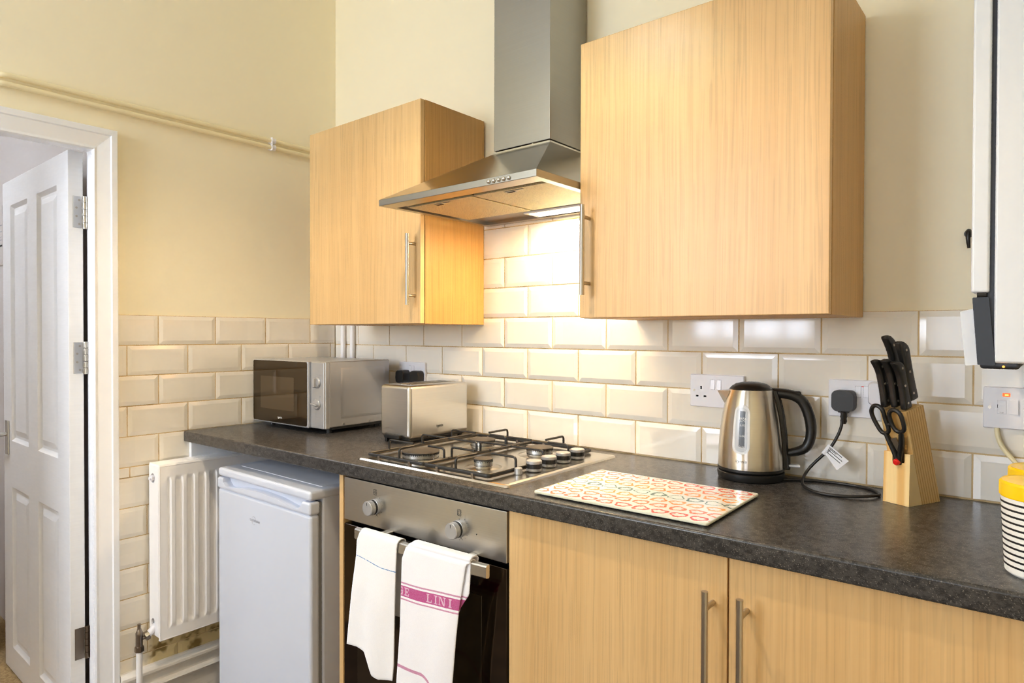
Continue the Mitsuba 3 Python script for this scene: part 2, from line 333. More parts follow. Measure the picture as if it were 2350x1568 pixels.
for r in range(8):
    z0, z1 = J[r], J[r + 1]
    lo, hi = (.0, ROOM_W) if r < 4 else (.866, 1.50)
    if r == 7: z1 = 1.70
    par = 0 if r % 2 == 0 else 1
    a = X0 + PX * par - 2 * PX * 8
    while a < hi:
        b = a + 2 * PX
        if b > lo + .004:
            A, B = max(a, lo), min(b, hi)
            if B - A > .006: obj('tile', tile('back', A, B, z0, z1, (a >= lo, b <= hi, True, r > 0)), 'tile', 'wall_back')
        a = b
ZL, PZ, YL = 1.32381, .10353, -.72965
rows = [(ZL - PZ * (k + 1), ZL - PZ * k, 0 if k % 2 == 0 else 1, True) for k in range(5)]
rows.append((.7705, ZL - PZ * 5, None, False))
z = .7705
for k in range(9): rows.append((z - .1030, z, 0 if k % 2 == 0 else 1, True)); z -= .1030
Y_LO = -.8625
obj('grout', bx(-.0079, -.0034, Y_LO, 0, -.1, ZL), 'grout', 'wall_left')
for ri, (z0, z1, par, ok) in enumerate(rows):
    if z1 < -.08: continue
    hi = 0.0
    if par is None: cuts = [Y_LO, -.8235, -.72, -.52, -.32, -.12, 0]
    else:
        c = [YL + PX * par + 2 * PX * k for k in range(-4, 6)]; cuts = [Y_LO] + [v for v in c if Y_LO + .005 < v < -.005] + [0.0]
        if ri > 5 and par == 0: cuts = [Y_LO, -.668, -.466, -.264, -.062, 0]
        if ri > 5 and par == 1: cuts = [Y_LO, -.769, -.567, -.365, -.163, 0]
    for a, b in zip(cuts[:-1], cuts[1:]):
        m_ = 'dirty_tile' if z1 < .27 else 'tile'
        obj('tile', tile('left', a, b, z0, z1, (a > Y_LO, b < 0, ok, ok)), m_, 'wall_left')

# ------------------------------------------------------------------ doorway: architrave, lining, door
tr = thing('trim_1', 'white gloss architrave and lining around the doorway', None, kind='structure')
def leg_profile(y_in, y_out):   # section in (y, x)
    s = 1 if y_out > y_in else -1; w = abs(y_out - y_in)
    return Polygon([(y_in, WL), (y_in, .010), (y_in + s * .004, .0145), (y_in + s * .012, .0125), (y_in + s * w * .70, .0185), (y_in + s * w * .74, .0235), (y_out - s * .003, .0235), (y_out, .020), (y_out, WL)])
YI, YO, ZI, ZO = -.9345, -.8640, 1.8565, 1.930
def leg(y_in, y_out):
    s = 1 if y_out > y_in else -1
    m = extr(leg_profile(y_in, y_out), ZO - FLOOR_Z)       # local x=y, local y=x, z = length
    m.apply_transform(np.array([[0, 1, 0, 0], [1, 0, 0, 0], [0, 0, 1, FLOOR_Z], [0, 0, 0, 1.0]])); m.invert()
    v = m.vertices.copy(); top = v[:, 2] > 1; v[top, 2] = ZI + np.abs(v[top, 1] - y_in) / abs(y_out - y_in) * (ZO - ZI); m.vertices = v
    return m
YI2, YO2 = -1.7455, -1.816
obj('jamb_casing', leg(YI, YO), 'gloss_white', tr, smooth=20)
obj('jamb_casing', leg(YI2, YO2), 'gloss_white', tr, smooth=20)
hd = extr(leg_profile(0, ZO - ZI), abs(YO2 - YO))           # local x = z offset, local y = x, local z = length
hd.apply_transform(np.array([[0, 1, 0, 0], [0, 0, 1, YO2], [1, 0, 0, ZI], [0, 0, 0, 1.0]]))
v = hd.vertices.copy(); f_ = (v[:, 2] - ZI) / (ZO - ZI); v[:, 1] = np.where(v[:, 1] > -1.3, YI + (YO - YI) * f_, YI2 + (YO2 - YI2) * f_); hd.vertices = v
obj('head_casing', hd, 'gloss_white', tr, smooth=20)
lin_ = [bx(-.035, .009, YI, DY0 - .0, FLOOR_Z, ZI), bx(-.108, -.035, -.9145, DY0, FLOOR_Z, ZI + .02), bx(-.035, .009, YI2 - .03, YI2, FLOOR_Z, ZI),
        bx(-.108, -.035, YI2 - .03, YI2 - .018, FLOOR_Z, ZI + .02), bx(-.035, .009, YI2, YI, ZI, DZ + .005), bx(-.108, -.035, YI2 - .03, YI, ZI + .02, DZ + .005)]
obj('lining', lin_, 'gloss_white', tr)
d1 = thing('door_1', 'white four panel door standing open into the hallway', None, kind='structure')
DX0, DX1, DF, DB, DZ0, DZ1 = -.908, -.108, -.970, -.926, -.103, 1.870
slab = rbx(DX0, DX1, DF, DB, DZ0, DZ1, .002); cuts_, fields = [], []
for x0, x1 in ((-.795, -.565), (-.450, -.222)):
    for z0, z1 in ((-.003, .645), (.829, 1.769)):
        P = [(x, DF + d, zz) for d, e in ((-.002, -.002), (.011, .013)) for x in (x0 + e, x1 - e) for zz in (z0 + e, z1 - e)]
        cuts_.append(trimesh.convex.convex_hull(np.array(P)))
        P = [(x, DF + d, zz) for d, e in ((.012, .020), (.003, .046)) for x in (x0 + e, x1 - e) for zz in (z0 + e, z1 - e)]
        fields.append(trimesh.convex.convex_hull(np.array(P)))
obj('leaf', cut(slab, *cuts_), 'door_white', d1)
for f in fields: obj('panel', f, 'door_white', d1)
for zc, mt in ((1.667, 'chrome'), (1.178, 'chrome'), (.214, 'old_brass')):
    t = obj('hinge', [rbx(-.1075, -.1055, -.957, -.929, zc - .053, zc + .053, .001), rbx(-.1075, -.047, -.9165, -.9146, zc - .053, zc + .053, .0008)], mt, d1)
    kn = [cyl((-.1045, -.9215, zc - .055 + .0222 * i), (-.1045, -.9215, zc - .055 + .0222 * i + .0208), .0068, 16) for i in range(5)]
    obj('knuckle', kn, mt, t, smooth=30)
    for yy, dz in ((-.938, .040), (-.946, .014), (-.946, -.014), (-.938, -.040)): obj('screw', cyl((-.1056, yy, zc + dz), (-.1048, yy, zc + dz), .0036, 12), 'nickel' if mt == 'chrome' else 'old_brass', t)
hp = obj('handle', rbx(-.868, -.826, DF - .007, DF, .770, .908, .003), 'chrome', d1, smooth=30)
obj('lever', tube(rounded_path([(-.847, DF - .004, .852), (-.847, DF - .048, .852), (-.955, DF - .052, .850)], .018), .0085, 12), 'chrome', hp, smooth=40)

# skirting along the left wall with a boxed pipe ledge
prof = Polygon([(-.006, FLOOR_Z), (.004, FLOOR_Z), (.004, .028), (.026, .034), (.029, .040), (.026, .046), (.016, .052), (.016, .076), (.019, .080), (.029, .084), (.034, .092), (.034, .101), (.027, .110), (.016, .114), (.002, .112), (-.006, .108)])
sk = extr(prof, .85); sk.apply_transform(np.array([[1, 0, 0, 0.0], [0, 0, 1, -.8625], [0, 1, 0, 0], [0, 0, 0, 1.0]])); sk.invert()
def skirt_fn(p, n, uv): return MIX(lin('#e9e4dc'), lin('#8b7d6b'), .55 * SS(.60, .80, FB(p.y * 18, p.z * 60, p.x * 60)) * SS(-.7, -.45, p.y))
plastic('skirting', mikit.proc(skirt_fn), .35, .4)
obj('baseboard_left', sk, 'skirting', smooth=25, label='white moulded skirting under the radiator', **S)
bt = rbx(-.007, .014, -.626, -.02, .775, .8715, .003)
obj('support_batten', bt, 'gloss_white', label='white painted batten carrying the worktop against the side wall', cat='batten')

# ------------------------------------------------------------------ heating pipes
def hpipe(z, name_label, y_end):
    t = thing('heating_pipe', name_label, 'pipe', 'painted pipes along the side wall')
    obj('tube', tube(rounded_path([(-.05, y_end, z), (.0125, y_end, z), (.0125, -.004, z)], .022, 8), .0085, 14), 'cream_pipe', t, smooth=50)
    c = [cut(cyl((.0125, -.309, z), (.0125, -.293, z), .0118, 24), cyl((.0125, -.32, z), (.0125, -.28, z), .0083, 24)), rbx(WL, .010, -.309, -.293, z - .008, z + .008, .002), rbx(.010, .0255, -.311, -.309, z - .0125, z + .0125, .0008)]
    obj('clip', c, 'white_plastic', t, smooth=40, label='white plastic pipe clip')
hpipe(2.0265, 'upper of the two cream painted pipes running above the doorway', -1.181)
hpipe(2.0005, 'lower of the two cream painted pipes running above the doorway', -1.187)
for i, x in enumerate((.073, .138)):
    obj('vertical_pipe', tube([(x, -.0125, .912), (x, -.0125, 1.1), (x, -.0125, 1.296)], .0105, 16), 'radiator', smooth=50, cat='pipe', group='upright pipes in the corner',
        label=('pale painted upright pipe behind the microwave, nearer the corner' if i == 0 else 'pale painted upright pipe behind the microwave, nearer the toaster'))

# ------------------------------------------------------------------ radiator
ra = thing('radiator', 'white ribbed panel radiator on the tiled wall beside the fridge', 'radiator')
RY0, RY1, RZ0, RZ1, RX = -.768, -.168, .217, .812, .092
ys = np.linspace(RY0 + .004, RY1 - .004, 361); zs = np.r_[np.linspace(RZ0, RZ0 + .028, 3), np.linspace(RZ0 + .032, RZ0 + .062, 9), np.linspace(RZ0 + .07, RZ1 - .075, 6), np.linspace(RZ1 - .066, RZ1 - .036, 9), np.linspace(RZ1 - .032, RZ1, 3)]
def ss(a, b, x): t = np.clip((x - a) / (b - a), 0, 1); return t * t * (3 - 2 * t)
YY, ZZ = np.meshgrid(ys, zs, indexing='ij')
ph = ((YY - (RY0 + .030)) / .0395) % 1.0
wave = ss(.08, .24, ph) - ss(.56, .72, ph)
inside = ss(RY0 + .026, RY0 + .034, YY) * (1 - ss(RY1 - .034, RY1 - .026, YY)) * ss(RZ0 + .034, RZ0 + .056, ZZ) * (1 - ss(RZ1 - .060, RZ1 - .038, ZZ))
XX = RX + inside * (-.008 + .012 * wave)
n0, n1 = XX.shape; Vr = np.stack([XX, YY, ZZ], -1).reshape(-1, 3); F = []
for i in range(n0 - 1):
    for k in range(n1 - 1): a = i * n1 + k; F += [(a, a + n1, a + n1 + 1), (a, a + n1 + 1, a + 1)]
face = trimesh.Trimesh(Vr, F, process=False)
obj('panel', face, 'radiator', ra, smooth=50)
obj('back_panel', rbx(.018, .034, RY0 + .006, RY1, RZ0, RZ1 - .012, .004), 'radiator', ra)
obj('rim', [rbx(RX - .012, RX + .0005, RY0 + .001, RY1, RZ1 - .006, RZ1 + .001, .003), rbx(RX - .012, RX + .0005, RY0 + .001, RY1, RZ0 - .002, RZ0 + .004, .003), rbx(RX - .006, RX + .001, RY0, RY0 + .006, RZ0, RZ1, .003)], 'radiator', ra, smooth=40)
side = rbx(.016, RX - .001, RY0 - .002, RY0 + .004, RZ0 + .012, RZ1, .002)
side = cut(side, cyl((.048, RY0 - .01, RZ1 - .045), (.048, RY0 + .02, RZ1 - .045), .016, 24), cyl((.048, RY0 - .01, RZ0 + .052), (.048, RY0 + .02, RZ0 + .052), .016, 24))
obj('side_cover', side, 'radiator', ra)
gr = rbx(.014, RX - .002, RY0, RY1, RZ1 - .002, RZ1 + .004, .0015)
slots = [bx(.030 + .013 * j, .036 + .013 * j, RY0 + .10 + .155 * i + .0115 * k, RY0 + .10 + .155 * i + .0115 * k + .006, RZ1 - .01, RZ1 + .01) for i in range(3) for j in range(4) for k in range(8)]
obj('grille', unman(man(gr) - m3.Manifold.batch_boolean([man(s) for s in slots], m3.OpType.Add)), 'radiator', ra)
obj('plug', [cyl((.048, RY0 - .008, RZ1 - .045), (.048, RY0 + .02, RZ1 - .045), .011, 6), cyl((.048, RY0 - .014, RZ1 - .045), (.048, RY0 + .02, RZ1 - .045), .0055, 12)], 'white_plastic', ra)
va = thing('radiator_valve', 'chrome lockshield valve on a white pipe at the foot of the radiator', 'valve')
vx, vy = .050, -.8155
obj('body', [cyl((vx, vy, .205), (vx, vy, .246), .0108, 20), xf(lathe([(0, .243), (.0108, .243), (.011, .252), (.007, .262), (.0055, .268), (.0055, .282), (0, .282)], 20), frame((vx, vy, 0), (1, 0, 0))), cyl((vx, vy, .231), (vx, vy + .03, .231), .0062, 16)], 'old_brass', va, smooth=30)
obj('nut', [cyl((vx, vy, .189), (vx, vy, .206), .0145, 6), cyl((vx, vy + .018, .232), (vx, vy + .030, .236), .0155, 8)], 'old_brass', va)
obj('tail', [cyl((vx, vy + .028, .236), (vx, RY0 + .01, .262), .0115, 16)], 'white_plastic', va, smooth=30)
obj('pipe', cyl((vx, vy, FLOOR_Z), (vx, vy, .190), .0095, 16), 'radiator', va, smooth=30, label='white painted pipe')

# ------------------------------------------------------------------ worktop
OFF = .645
def frontline(x, d=0.0): return -OFF + .031 * x + d
poly = Polygon([(.0005, -.0005), (.0005, frontline(0)), (ROOM_W - .001, frontline(ROOM_W)), (ROOM_W - .001, -.0005)])
# section extruded along the run, front edges rounded
sec = [(0.006, .872)] + [(.004 - .004 * math.sin(a), .876 - .004 * math.cos(a)) for a in np.linspace(0, math.pi / 2, 4)] + [(.006 - .006 * math.cos(a), .904 + .006 * math.sin(a)) for a in np.linspace(0, math.pi / 2, 6)]
Vw, Fw = [], []
xs_ = (.0005, ROOM_W - .001)
for x in xs_:
    for d, zz in sec: Vw.append((x, frontline(x, d), zz))
    Vw += [(x, -.0005, .910), (x, -.0005, .872)]
k = len(sec) + 2
for i in range(k): j = (i + 1) % k; Fw += [(i, k + i, k + j), (i, k + j, j)]
for i in range(1, k - 1): Fw += [(0, i, i + 1), (k, k + i + 1, k + i)]
wt = trimesh.Trimesh(Vw, Fw, process=False); wt.fix_normals()
obj('worktop', wt, 'worktop', smooth=30, label='dark speckled laminate worktop running the length of the wall', cat='worktop')

# ------------------------------------------------------------------ cabinets
def bar_handle(parent, mk, x, yo, yf, z0, z1, posts, r=.006):
    t = obj('handle', mk(tube([(x, yo, z0), (x, yo, (z0 + z1) / 2), (x, yo, z1)], r, 16)), 'nickel', parent, smooth=40, label='brushed steel bar handle')
    for zz in posts: obj('post', mk(cyl((x, yo, zz), (x, yf, zz), .0048, 14)), 'nickel', t, smooth=40)
ident = lambda m: m
def wall_cabinet(x0, x1, z0, z1, hx, hz, label):
    t = thing('wall_cabinet', label, 'cabinet', 'oak wall cabinets')
    obj('body', [rbx(x0, x1, -.277, -.0005, z0, z1, .001)], 'oak_edge', t)
    dk = obj('door', rbx(x0 + .001, x1 - .001, -.297, -.279, z0 + .001, z1 - .001, .0015), 'oak', t)
    bar_handle(dk, ident, hx, -.330, -.296, hz[0], hz[1], (hz[0] + .030, hz[1] - .030))
wall_cabinet(.262, .8735, 1.294, 2.004, .847, (1.353, 1.577), 'oak wall cabinet over the microwave, left of the cooker hood')
wall_cabinet(1.4735, 2.0675, 1.303, 2.003, 1.5025, (1.3605, 1.5855), 'oak wall cabinet over the kettle, right of the cooker hood')
def run(m): return xf(m, RUN)
bc = thing('base_cabinet', 'oak double base cabinet with two tall bar handles, right of the oven', 'cabinet')
obj('body', run(rbx(1.4765, 2.47, .040, .50, .03, .8715, .001)), 'oak_edge', bc)
obj('plinth', run(rbx(1.4765, 2.47, .085, .10, FLOOR_Z, .03, .001)), 'oak_edge', bc)
for x0, x1, hx, ht in ((1.4775, 1.9705, 1.945, .8125), (1.9735, 2.469, 2.006, .8135)):
    dk = obj('door', run(rbx(x0, x1, .020, .038, .035, .8700, .0015)), 'oak', bc)
    bar_handle(dk, run, hx, -.020, .021, ht - .225, ht, (ht - .193, ht - .032))
obj('end_panel', run(rbx(.8725, .8895, .018, .60, FLOOR_Z, .8715, .0008)), 'oak', label='narrow oak end panel between the fridge and the oven', cat='panel')

# ------------------------------------------------------------------ oven
ov = thing('oven', 'built-in oven with brushed steel control panel and black glass door', 'oven')
o0, o1 = .8915, 1.4705
obj('body', run(rbx(o0 + .003, o1 + .003, .045, .56, .15, .868, .002)), 'shadow_black', ov)
fp = obj('control_panel', run(rbx(o0, o1, .020, .046, .7450, .8635, .002)), 'steel', ov, smooth=30)
prt = []
for s, zc in ((1.0228, .8392), (1.3265, .8364)):
    M_ = RUN @ facing((s, .0199, zc), (1, 0, 0))
    prt.append(xf(extr(rrect(-.0062, .0062, -.0075, .0075, .002).difference(rrect(-.0052, .0052, -.0065, .0065, .0014)), .0003), M_))
    if s < 1.2: prt += [xf(extr(Point(a, b).buffer(.0014), .0003), M_) for a, b in ((-.0028, 0), (.0028, 0), (0, .0032), (0, -.0032))]
    else: prt += [xf(extr(rrect(-.0038, .0038, -.0048, .0048, .001).difference(rrect(-.0028, .0028, -.0038, .0038, .0006)), .0003), M_)]
    prt += [xf(extr(Point(0, -.0155).buffer(.0011), .0003), M_), xf(extr(Point(.006, -.060).buffer(.0022).difference(Point(.006, -.060).buffer(.0012)), .0003), M_)]
    for a in np.linspace(-1.9, .9, 9): prt.append(xf(extr(affinity.translate(affinity.rotate(sbox(.0275, -.0004, .0298, .0004), a, origin=(0, 0), use_radians=True), 0, -.036), .0003), M_))
prt.append(run(cyl((1.3816, .0196, .795), (1.3816, .021, .795), .0016, 12)))
obj('symbols', prt, 'black_print', fp, label='small dark printed oven symbols')
for s, zc in ((1.0255, .8015), (1.3265, .7985)):
    Mk = RUN @ frame((s, .020, zc), (1, 0, 0), (0, -1, 0))
    kb = obj('knob', xf(lathe([(0, 0), (.0205, 0), (.0205, .009), (.0185, .010), (.0185, .0155), (.0195, .016), (.0195, .0285), (.018, .0305), (0, .031)], 40), Mk), 'silver_paint', fp, smooth=35)
    obj('band', xf(lathe([(.0186, .0095), (.0198, .0098), (.0198, .0158), (.0186, .016)], 40), Mk), 'black', kb, smooth=35)
    obj('pointer', xf(bx(-.0006, .0006, .008, .0155, .0305, .0313), Mk), 'black_print', kb)
od = obj('door', run(rbx(o0, o1, .020, .044, .16, .7335, .002)), 'oven_glass', ov, smooth=30)
obj('window', run(rbx(.950, 1.398, .0190, .0205, .24, .655, .0006)), 'oven_window', od)
obj('frame_strip', run(rbx(o1 + .0005, o1 + .0055, .036, .06, .15, .868, .0006)), 'shadow_black', ov)
# handle: a slightly bowed flat bar
hs = np.linspace(1.0068, 1.4575, 40); bow = lambda s: -.030 - .008 * (1 - ((s - 1.232) / .2255) ** 2)
P = np.array([[s, bow(s), 0] for s in hs]); sect = [(-.004, .7245), (-.006, .727), (-.006, .7495), (-.004, .7525), (.004, .7545), (.006, .7525), (.006, .7265), (.004, .7235)]
V = np.array([[s, bow(s) + a, zz] for s in hs for a, zz in sect]); F = []; k = len(sect)
for i in range(len(hs) - 1):
    for a in range(k): b = (a + 1) % k; F += [(i * k + a, i * k + b, (i + 1) * k + b), (i * k + a, (i + 1) * k + b, (i + 1) * k + a)]
for a in range(1, k - 1): F += [(0, a + 1, a), ((len(hs) - 1) * k, (len(hs) - 1) * k + a, (len(hs) - 1) * k + a + 1)]
hm = trimesh.Trimesh(V, F, process=False); hm.fix_normals()
hk = obj('handle', run(hm), 'steel', od, smooth=30, label='brushed steel bar handle')
for s in (1.085, 1.375): obj('bracket', run(rbx(s - .011, s + .011, -.028, .021, .730, .750, .003)), 'steel', hk)

# ------------------------------------------------------------------ tea towels on the oven handle
def towel_mesh(lz, ls, rz, rs, bottom, zb, sb, dback=-.020, seed=0, wave=.004, th=.0013, toprow=.757, nU=44, layer=0.0):
    """Cloth over the bar. lz/ls and rz/rs: edge curve of the front (z descending -> s). bottom(s) front hem height. Returns mesh, uv=(s, signed z)."""
    us = np.linspace(0, 1, nU); rowsV, rowsUV = [], []
    def sval(u, zz):
        a = np.interp(-zz, -np.array(lz), ls); b = np.interp(-zz, -np.array(rz), rs); return a + (b - a) * u
    nb, na, nf = 18, 9, 54
    for u in us:
        a_, b_ = sb; pts, uv = [], []
        st = sval(u, toprow)
        dbar = bow(min(max(st, 1.0068), 1.4575))
        for t in np.linspace(0, 1, nb, endpoint=False):
            zz = zb + (toprow - .008 - zb) * t; sbk = (a_ + (b_ - a_) * u) * (1 - t) + st * t
            pts.append((sbk, dback + .003 * math.sin(7 * u + seed) * (1 - t), zz)); uv.append((sbk, 2 * toprow - zz + 1))
        for t in np.linspace(0, math.pi, na, endpoint=False):
            dm, hw = (dback + dbar - .009) / 2, (dback - dbar + .009) / 2
            pts.append((st, dm + hw * math.cos(t), toprow - .008 + .0095 * math.sin(t) - layer)); uv.append((st, toprow + .01 * (1 - t / math.pi) + 1))
        zf = bottom(sval(u, .45))
        for t in np.linspace(0, 1, nf):
            zz = toprow - .008 + (zf - toprow + .008) * t; s = sval(u, zz)
            hang = min(1, t * 2.2)
            d = dbar - .0095 - .006 * hang + hang * wave * (math.sin(u * 6.0 + seed) + .5 * math.sin(u * 11 + 2 * seed + 2 * t)) - layer
            pts.append((s, min(d, -.004), zz)); uv.append((s, zz))
        rowsV.append(pts); rowsUV.append(uv)
    Vv = np.array(rowsV); n_u, n_v = Vv.shape[:2]; Vf = Vv.reshape(-1, 3); UV = np.array(rowsUV).reshape(-1, 2); F = []
    for i in range(n_u - 1):
        for j in range(n_v - 1): a = i * n_v + j; F += [(a, a + 1, a + n_v + 1), (a, a + n_v + 1, a + n_v)]
    m = trimesh.Trimesh(Vf, F, process=False); nr = m.vertex_normals
    V2 = np.vstack([Vf + nr * th, Vf - nr * th]); F = np.array(F); n_ = len(Vf); F2 = [F, F[:, ::-1] + n_]
    border = [i * n_v for i in range(n_u)] + [(n_u - 1) * n_v + j for j in range(1, n_v)] + [i * n_v + n_v - 1 for i in range(n_u - 2, -1, -1)] + [j for j in range(n_v - 2, 0, -1)]
    E = []
    for a, b in zip(border, border[1:] + border[:1]): E += [(a, b, b + n_), (a, b + n_, a + n_)]
    return trimesh.Trimesh(V2, np.vstack(F2 + [np.array(E)]), process=False), np.vstack([UV, UV])
def weave(uv): return .97 + .05 * N(uv.x * 900, uv.y * 900) - .03 * FB(uv.x * 14, uv.y * 10, 2.0)
def towel_plain_fn(p, n, uv):
    zl = .6886 - .0085 * SS(1.03, 1.14, uv.x)
    line = SS(.0013, .0007, dr.abs(uv.y - zl)) * dr.select(N(uv.x * 900) > .35, 1.0, .3)
    return MIX(lin('#eeecec'), lin('#5b7fb4'), line) * weave(uv)
def rects(uv, L):
    v = mi.Float(0)
    for x0, x1, y0, y1, sh in L:
        xx = uv.x - sh * (uv.y - y0)
        v = dr.maximum(v, dr.select((xx > x0) & (xx < x1) & (uv.y > y0) & (uv.y < y1), 1.0, 0.0))
    return v
B0, B1 = .6305, .6560      # stripe band with lettering
def letters():
    b, t, L = B0 + .0030, B1 - .0030, []
    w = .0036; m_ = (b + t) / 2
    x = 1.1955   # G (cut off by the fold)
    L += [(x, x + .0035, b + .003, t - .003, 0), (x + .002, x + .0135, t - .0030, t, 0), (x + .002, x + .0135, b, b + .0030, 0), (x + .0105, x + .0140, b, m_, 0), (x + .0075, x + .0155, m_ - .001, m_ + .0015, 0), (x + .0115, x + .0135, t - .007, t, 0)]
    x = 1.2150   # E
    L += [(x, x + .0155, t - .0024, t, 0), (x, x + .0155, b, b + .0024, 0), (x + .003, x + .0068, b, t, 0), (x + .005, x + .0115, m_ - .0012, m_ + .0012, 0), (x + .0135, x + .0155, t - .0065, t, 0), (x + .0135, x + .0155, b, b + .0065, 0), (x + .0100, x + .0118, m_ - .003, m_ + .003, 0)]
    x = 1.2900   # L
    L += [(x, x + .0100, t - .0020, t, 0), (x, x + .0180, b, b + .0024, 0), (x + .003, x + .0070, b, t, 0), (x + .0160, x + .0180, b, b + .0070, 0)]
    x = 1.3150   # I
    L += [(x, x + .0105, t - .0020, t, 0), (x, x + .0105, b, b + .0020, 0), (x + .0032, x + .0073, b, t, 0)]
    x = 1.3310   # N
    L += [(x, x + .0025, b, t, 0), (x + .0155, x + .0180, b, t, 0), (x + .0135, x + .0178, b, t, -.62), (x - .002, x + .006, t - .002, t, 0), (x + .0125, x + .021, t - .002, t, 0), (x - .002, x + .005, b, b + .002, 0)]
    x = 1.3600   # start of the next letter
    L += [(x, x + .0095, t - .0024, t, 0), (x, x + .0095, b, b + .0024, 0), (x + .003, x + .0068, b, t, 0)]
    return L
LET = letters()
def towel_pink_fn(p, n, uv):
    zz = dr.select(uv.y > 1, mi.Float(9), uv.y)
    q = mi.Point2f(uv.x, zz - .003 + .010 * SS(1.20, 1.30, uv.x) - .017 * SS(1.27, 1.40, uv.x))
    q = mi.Point2f(uv.x, zz - .010 * SS(1.215, 1.40, uv.x))
    band = SS(B0 - .0006, B0 + .0006, q.y) * SS(B1 + .0006, B1 - .0006, q.y)
    thin = SS(.0024, .0014, dr.abs(q.y - (B1 + .0065))) + SS(.0022, .0012, dr.abs(q.y - (B0 - .0068)))
    thin = thin + SS(.0042, .0032, dr.abs(q.y - (.4535 - .055 * SS(1.27, 1.37, uv.x) + .006)))
    tw = .85 + .3 * N(uv.x * 1400, uv.y * 1400)
    pink = MIX(lin('#efedf0'), lin('#b2437f'), dr.clip(band * .95 * tw + .72 * thin * tw, 0, 1))
    return MIX(pink, lin('#dcbccd'), rects(q, LET) * band * .9) * weave(uv)
plastic('towel_plain', mikit.proc(towel_plain_fn), .95, .05, sheen=.3)
plastic('towel_pink', mikit.proc(towel_pink_fn), .95, .05, sheen=.3)
t1, uv1 = towel_mesh((.765, .745, .7262, .6886, .5835, .4480, .38), (1.044, 1.034, 1.0255, 1.0234, 1.0067, .9889, .985), (.765, .745, .735, .680, .550, .449, .38), (1.186, 1.184, 1.182, 1.1794, 1.1758, 1.174, 1.166),
                     lambda s: float(np.interp(s, (.985, 1.03, 1.065, 1.085, 1.105, 1.125, 1.18), (.4475, .4525, .4520, .430, .404, .400, .412))), .555, (1.07, 1.174), seed=1.2, wave=.0035)
tw = obj('tea_towel', run(t1), 'towel_plain', smooth=True, uv=uv1, label='plain white tea towel with a thin blue line, hanging on the oven handle', cat='tea towel')
fold, fuv = towel_mesh((.765, .55, .45, .38), (1.10, 1.10, 1.105, 1.11), (.765, .735, .550, .449, .38), (1.184, 1.180, 1.174, 1.172, 1.166), lambda s: .4215 + .02 * ss(1.16, 1.17, s) * 0, .56, (1.08, 1.17), seed=1.2, wave=.003, layer=-.003)
t2, uv2 = towel_mesh((.765, .7473, .7196, .5573, .4136, .36), (1.2215, 1.2170, 1.2048, 1.2013, 1.1887, 1.184), (.765, .755, .7445, .6417, .474, .36), (1.416, 1.4134, 1.4058, 1.389, 1.3706, 1.362), lambda s: .365, .66, (1.23, 1.36), seed=.3, wave=.003, layer=.002)
tp = obj('tea_towel', run(t2), 'towel_pink', smooth=True, uv=uv2, label='white tea towel with a pink lettered band, hanging on the oven handle', cat='tea towel')
t3, uv3 = towel_mesh((.765, .36), (1.23, 1.21), (.765, .72, .68, .645, .60, .36), (1.4155, 1.4145, 1.4125, 1.388, 1.370, 1.33), lambda s: .40, .66, (1.24, 1.36), seed=.3, wave=.0015, layer=-.0045, dback=-.012)
obj('folded_half', run(t3), 'towel_pink', tp, smooth=True, uv=uv3)

# ------------------------------------------------------------------ fridge
fg = thing('fridge', 'white undercounter fridge beside the radiator under the worktop', 'fridge')
fx0, fx1, ff = .2545, .7965, -.645
lid = rbx(fx0, fx1, ff, -.12, .785, .813, .009, True)
obj('cabinet', rbx(fx0 + .004, fx1 - .003, -.600, -.10, -.07, .790, .006), 'white_enamel', fg, smooth=30)
lk = obj('top', lid, 'white_enamel', fg, smooth=40)
obj('top_panel', rbx(fx0 + .045, fx1 - .030, ff + .060, -.14, .8120, .8142, .001), 'fridge_top', lk)
door = rbx(fx0, fx1, ff, -.612, -.06, .7815, .010, True)
hp_ = [(fx0 + .038, .7825), (fx0 + .043, .770), (fx0 + .060, .7575), (fx0 + .075, .7555), (fx0 + .11, .7600), (fx0 + .17, .7680), (fx0 + .271, .7725), (fx0 + .372, .7680), (fx0 + .432, .7600), (fx0 + .467, .7555), (fx0 + .482, .7575), (fx0 + .499, .770), (fx0 + .504, .7825), (fx0 + .504, .80), (fx0 + .038, .80)]
sc_ = extr(Polygon(hp_).buffer(.002), .040); sc_ = xf(sc_, facing((0, ff + .024, 0), (1, 0, 0)))
sc_.apply_translation((0, 0, 0))
dk = obj('door', cut(rbx(fx0, fx1, ff, -.612, -.06, .7445, .010, True)), 'white_enamel', fg, smooth=40)
obj('handle_strip', cut(rbx(fx0 - .001, fx1 + .001, ff - .0025, -.611, .7440, .7815, .008, True), sc_), 'white_enamel', dk, smooth=30)
obj('gasket', rbx(fx0 + .012, fx1 - .010, -.613, -.599, -.05, .776, .001), 'gasket_grey', dk)
ct = text('STATESMAN', .0070, facing((.4650, ff - .0004, .6720), (1, 0, 0)), .0004)
sw = [tube([(.4880 + .0120 * math.cos(a), ff - .0004, .6755 + .0125 * math.sin(a)) for a in np.linspace(.2, 2.2, 16)], .0006, 6), tube([(.4880 + .0120 * math.cos(a), ff - .0004, .6755 + .0125 * math.sin(a)) for a in np.linspace(3.3, 5.4, 16)], .0006, 6)]
obj('badge', [ct] + sw, 'grey_print', dk, label='small grey lettered badge')

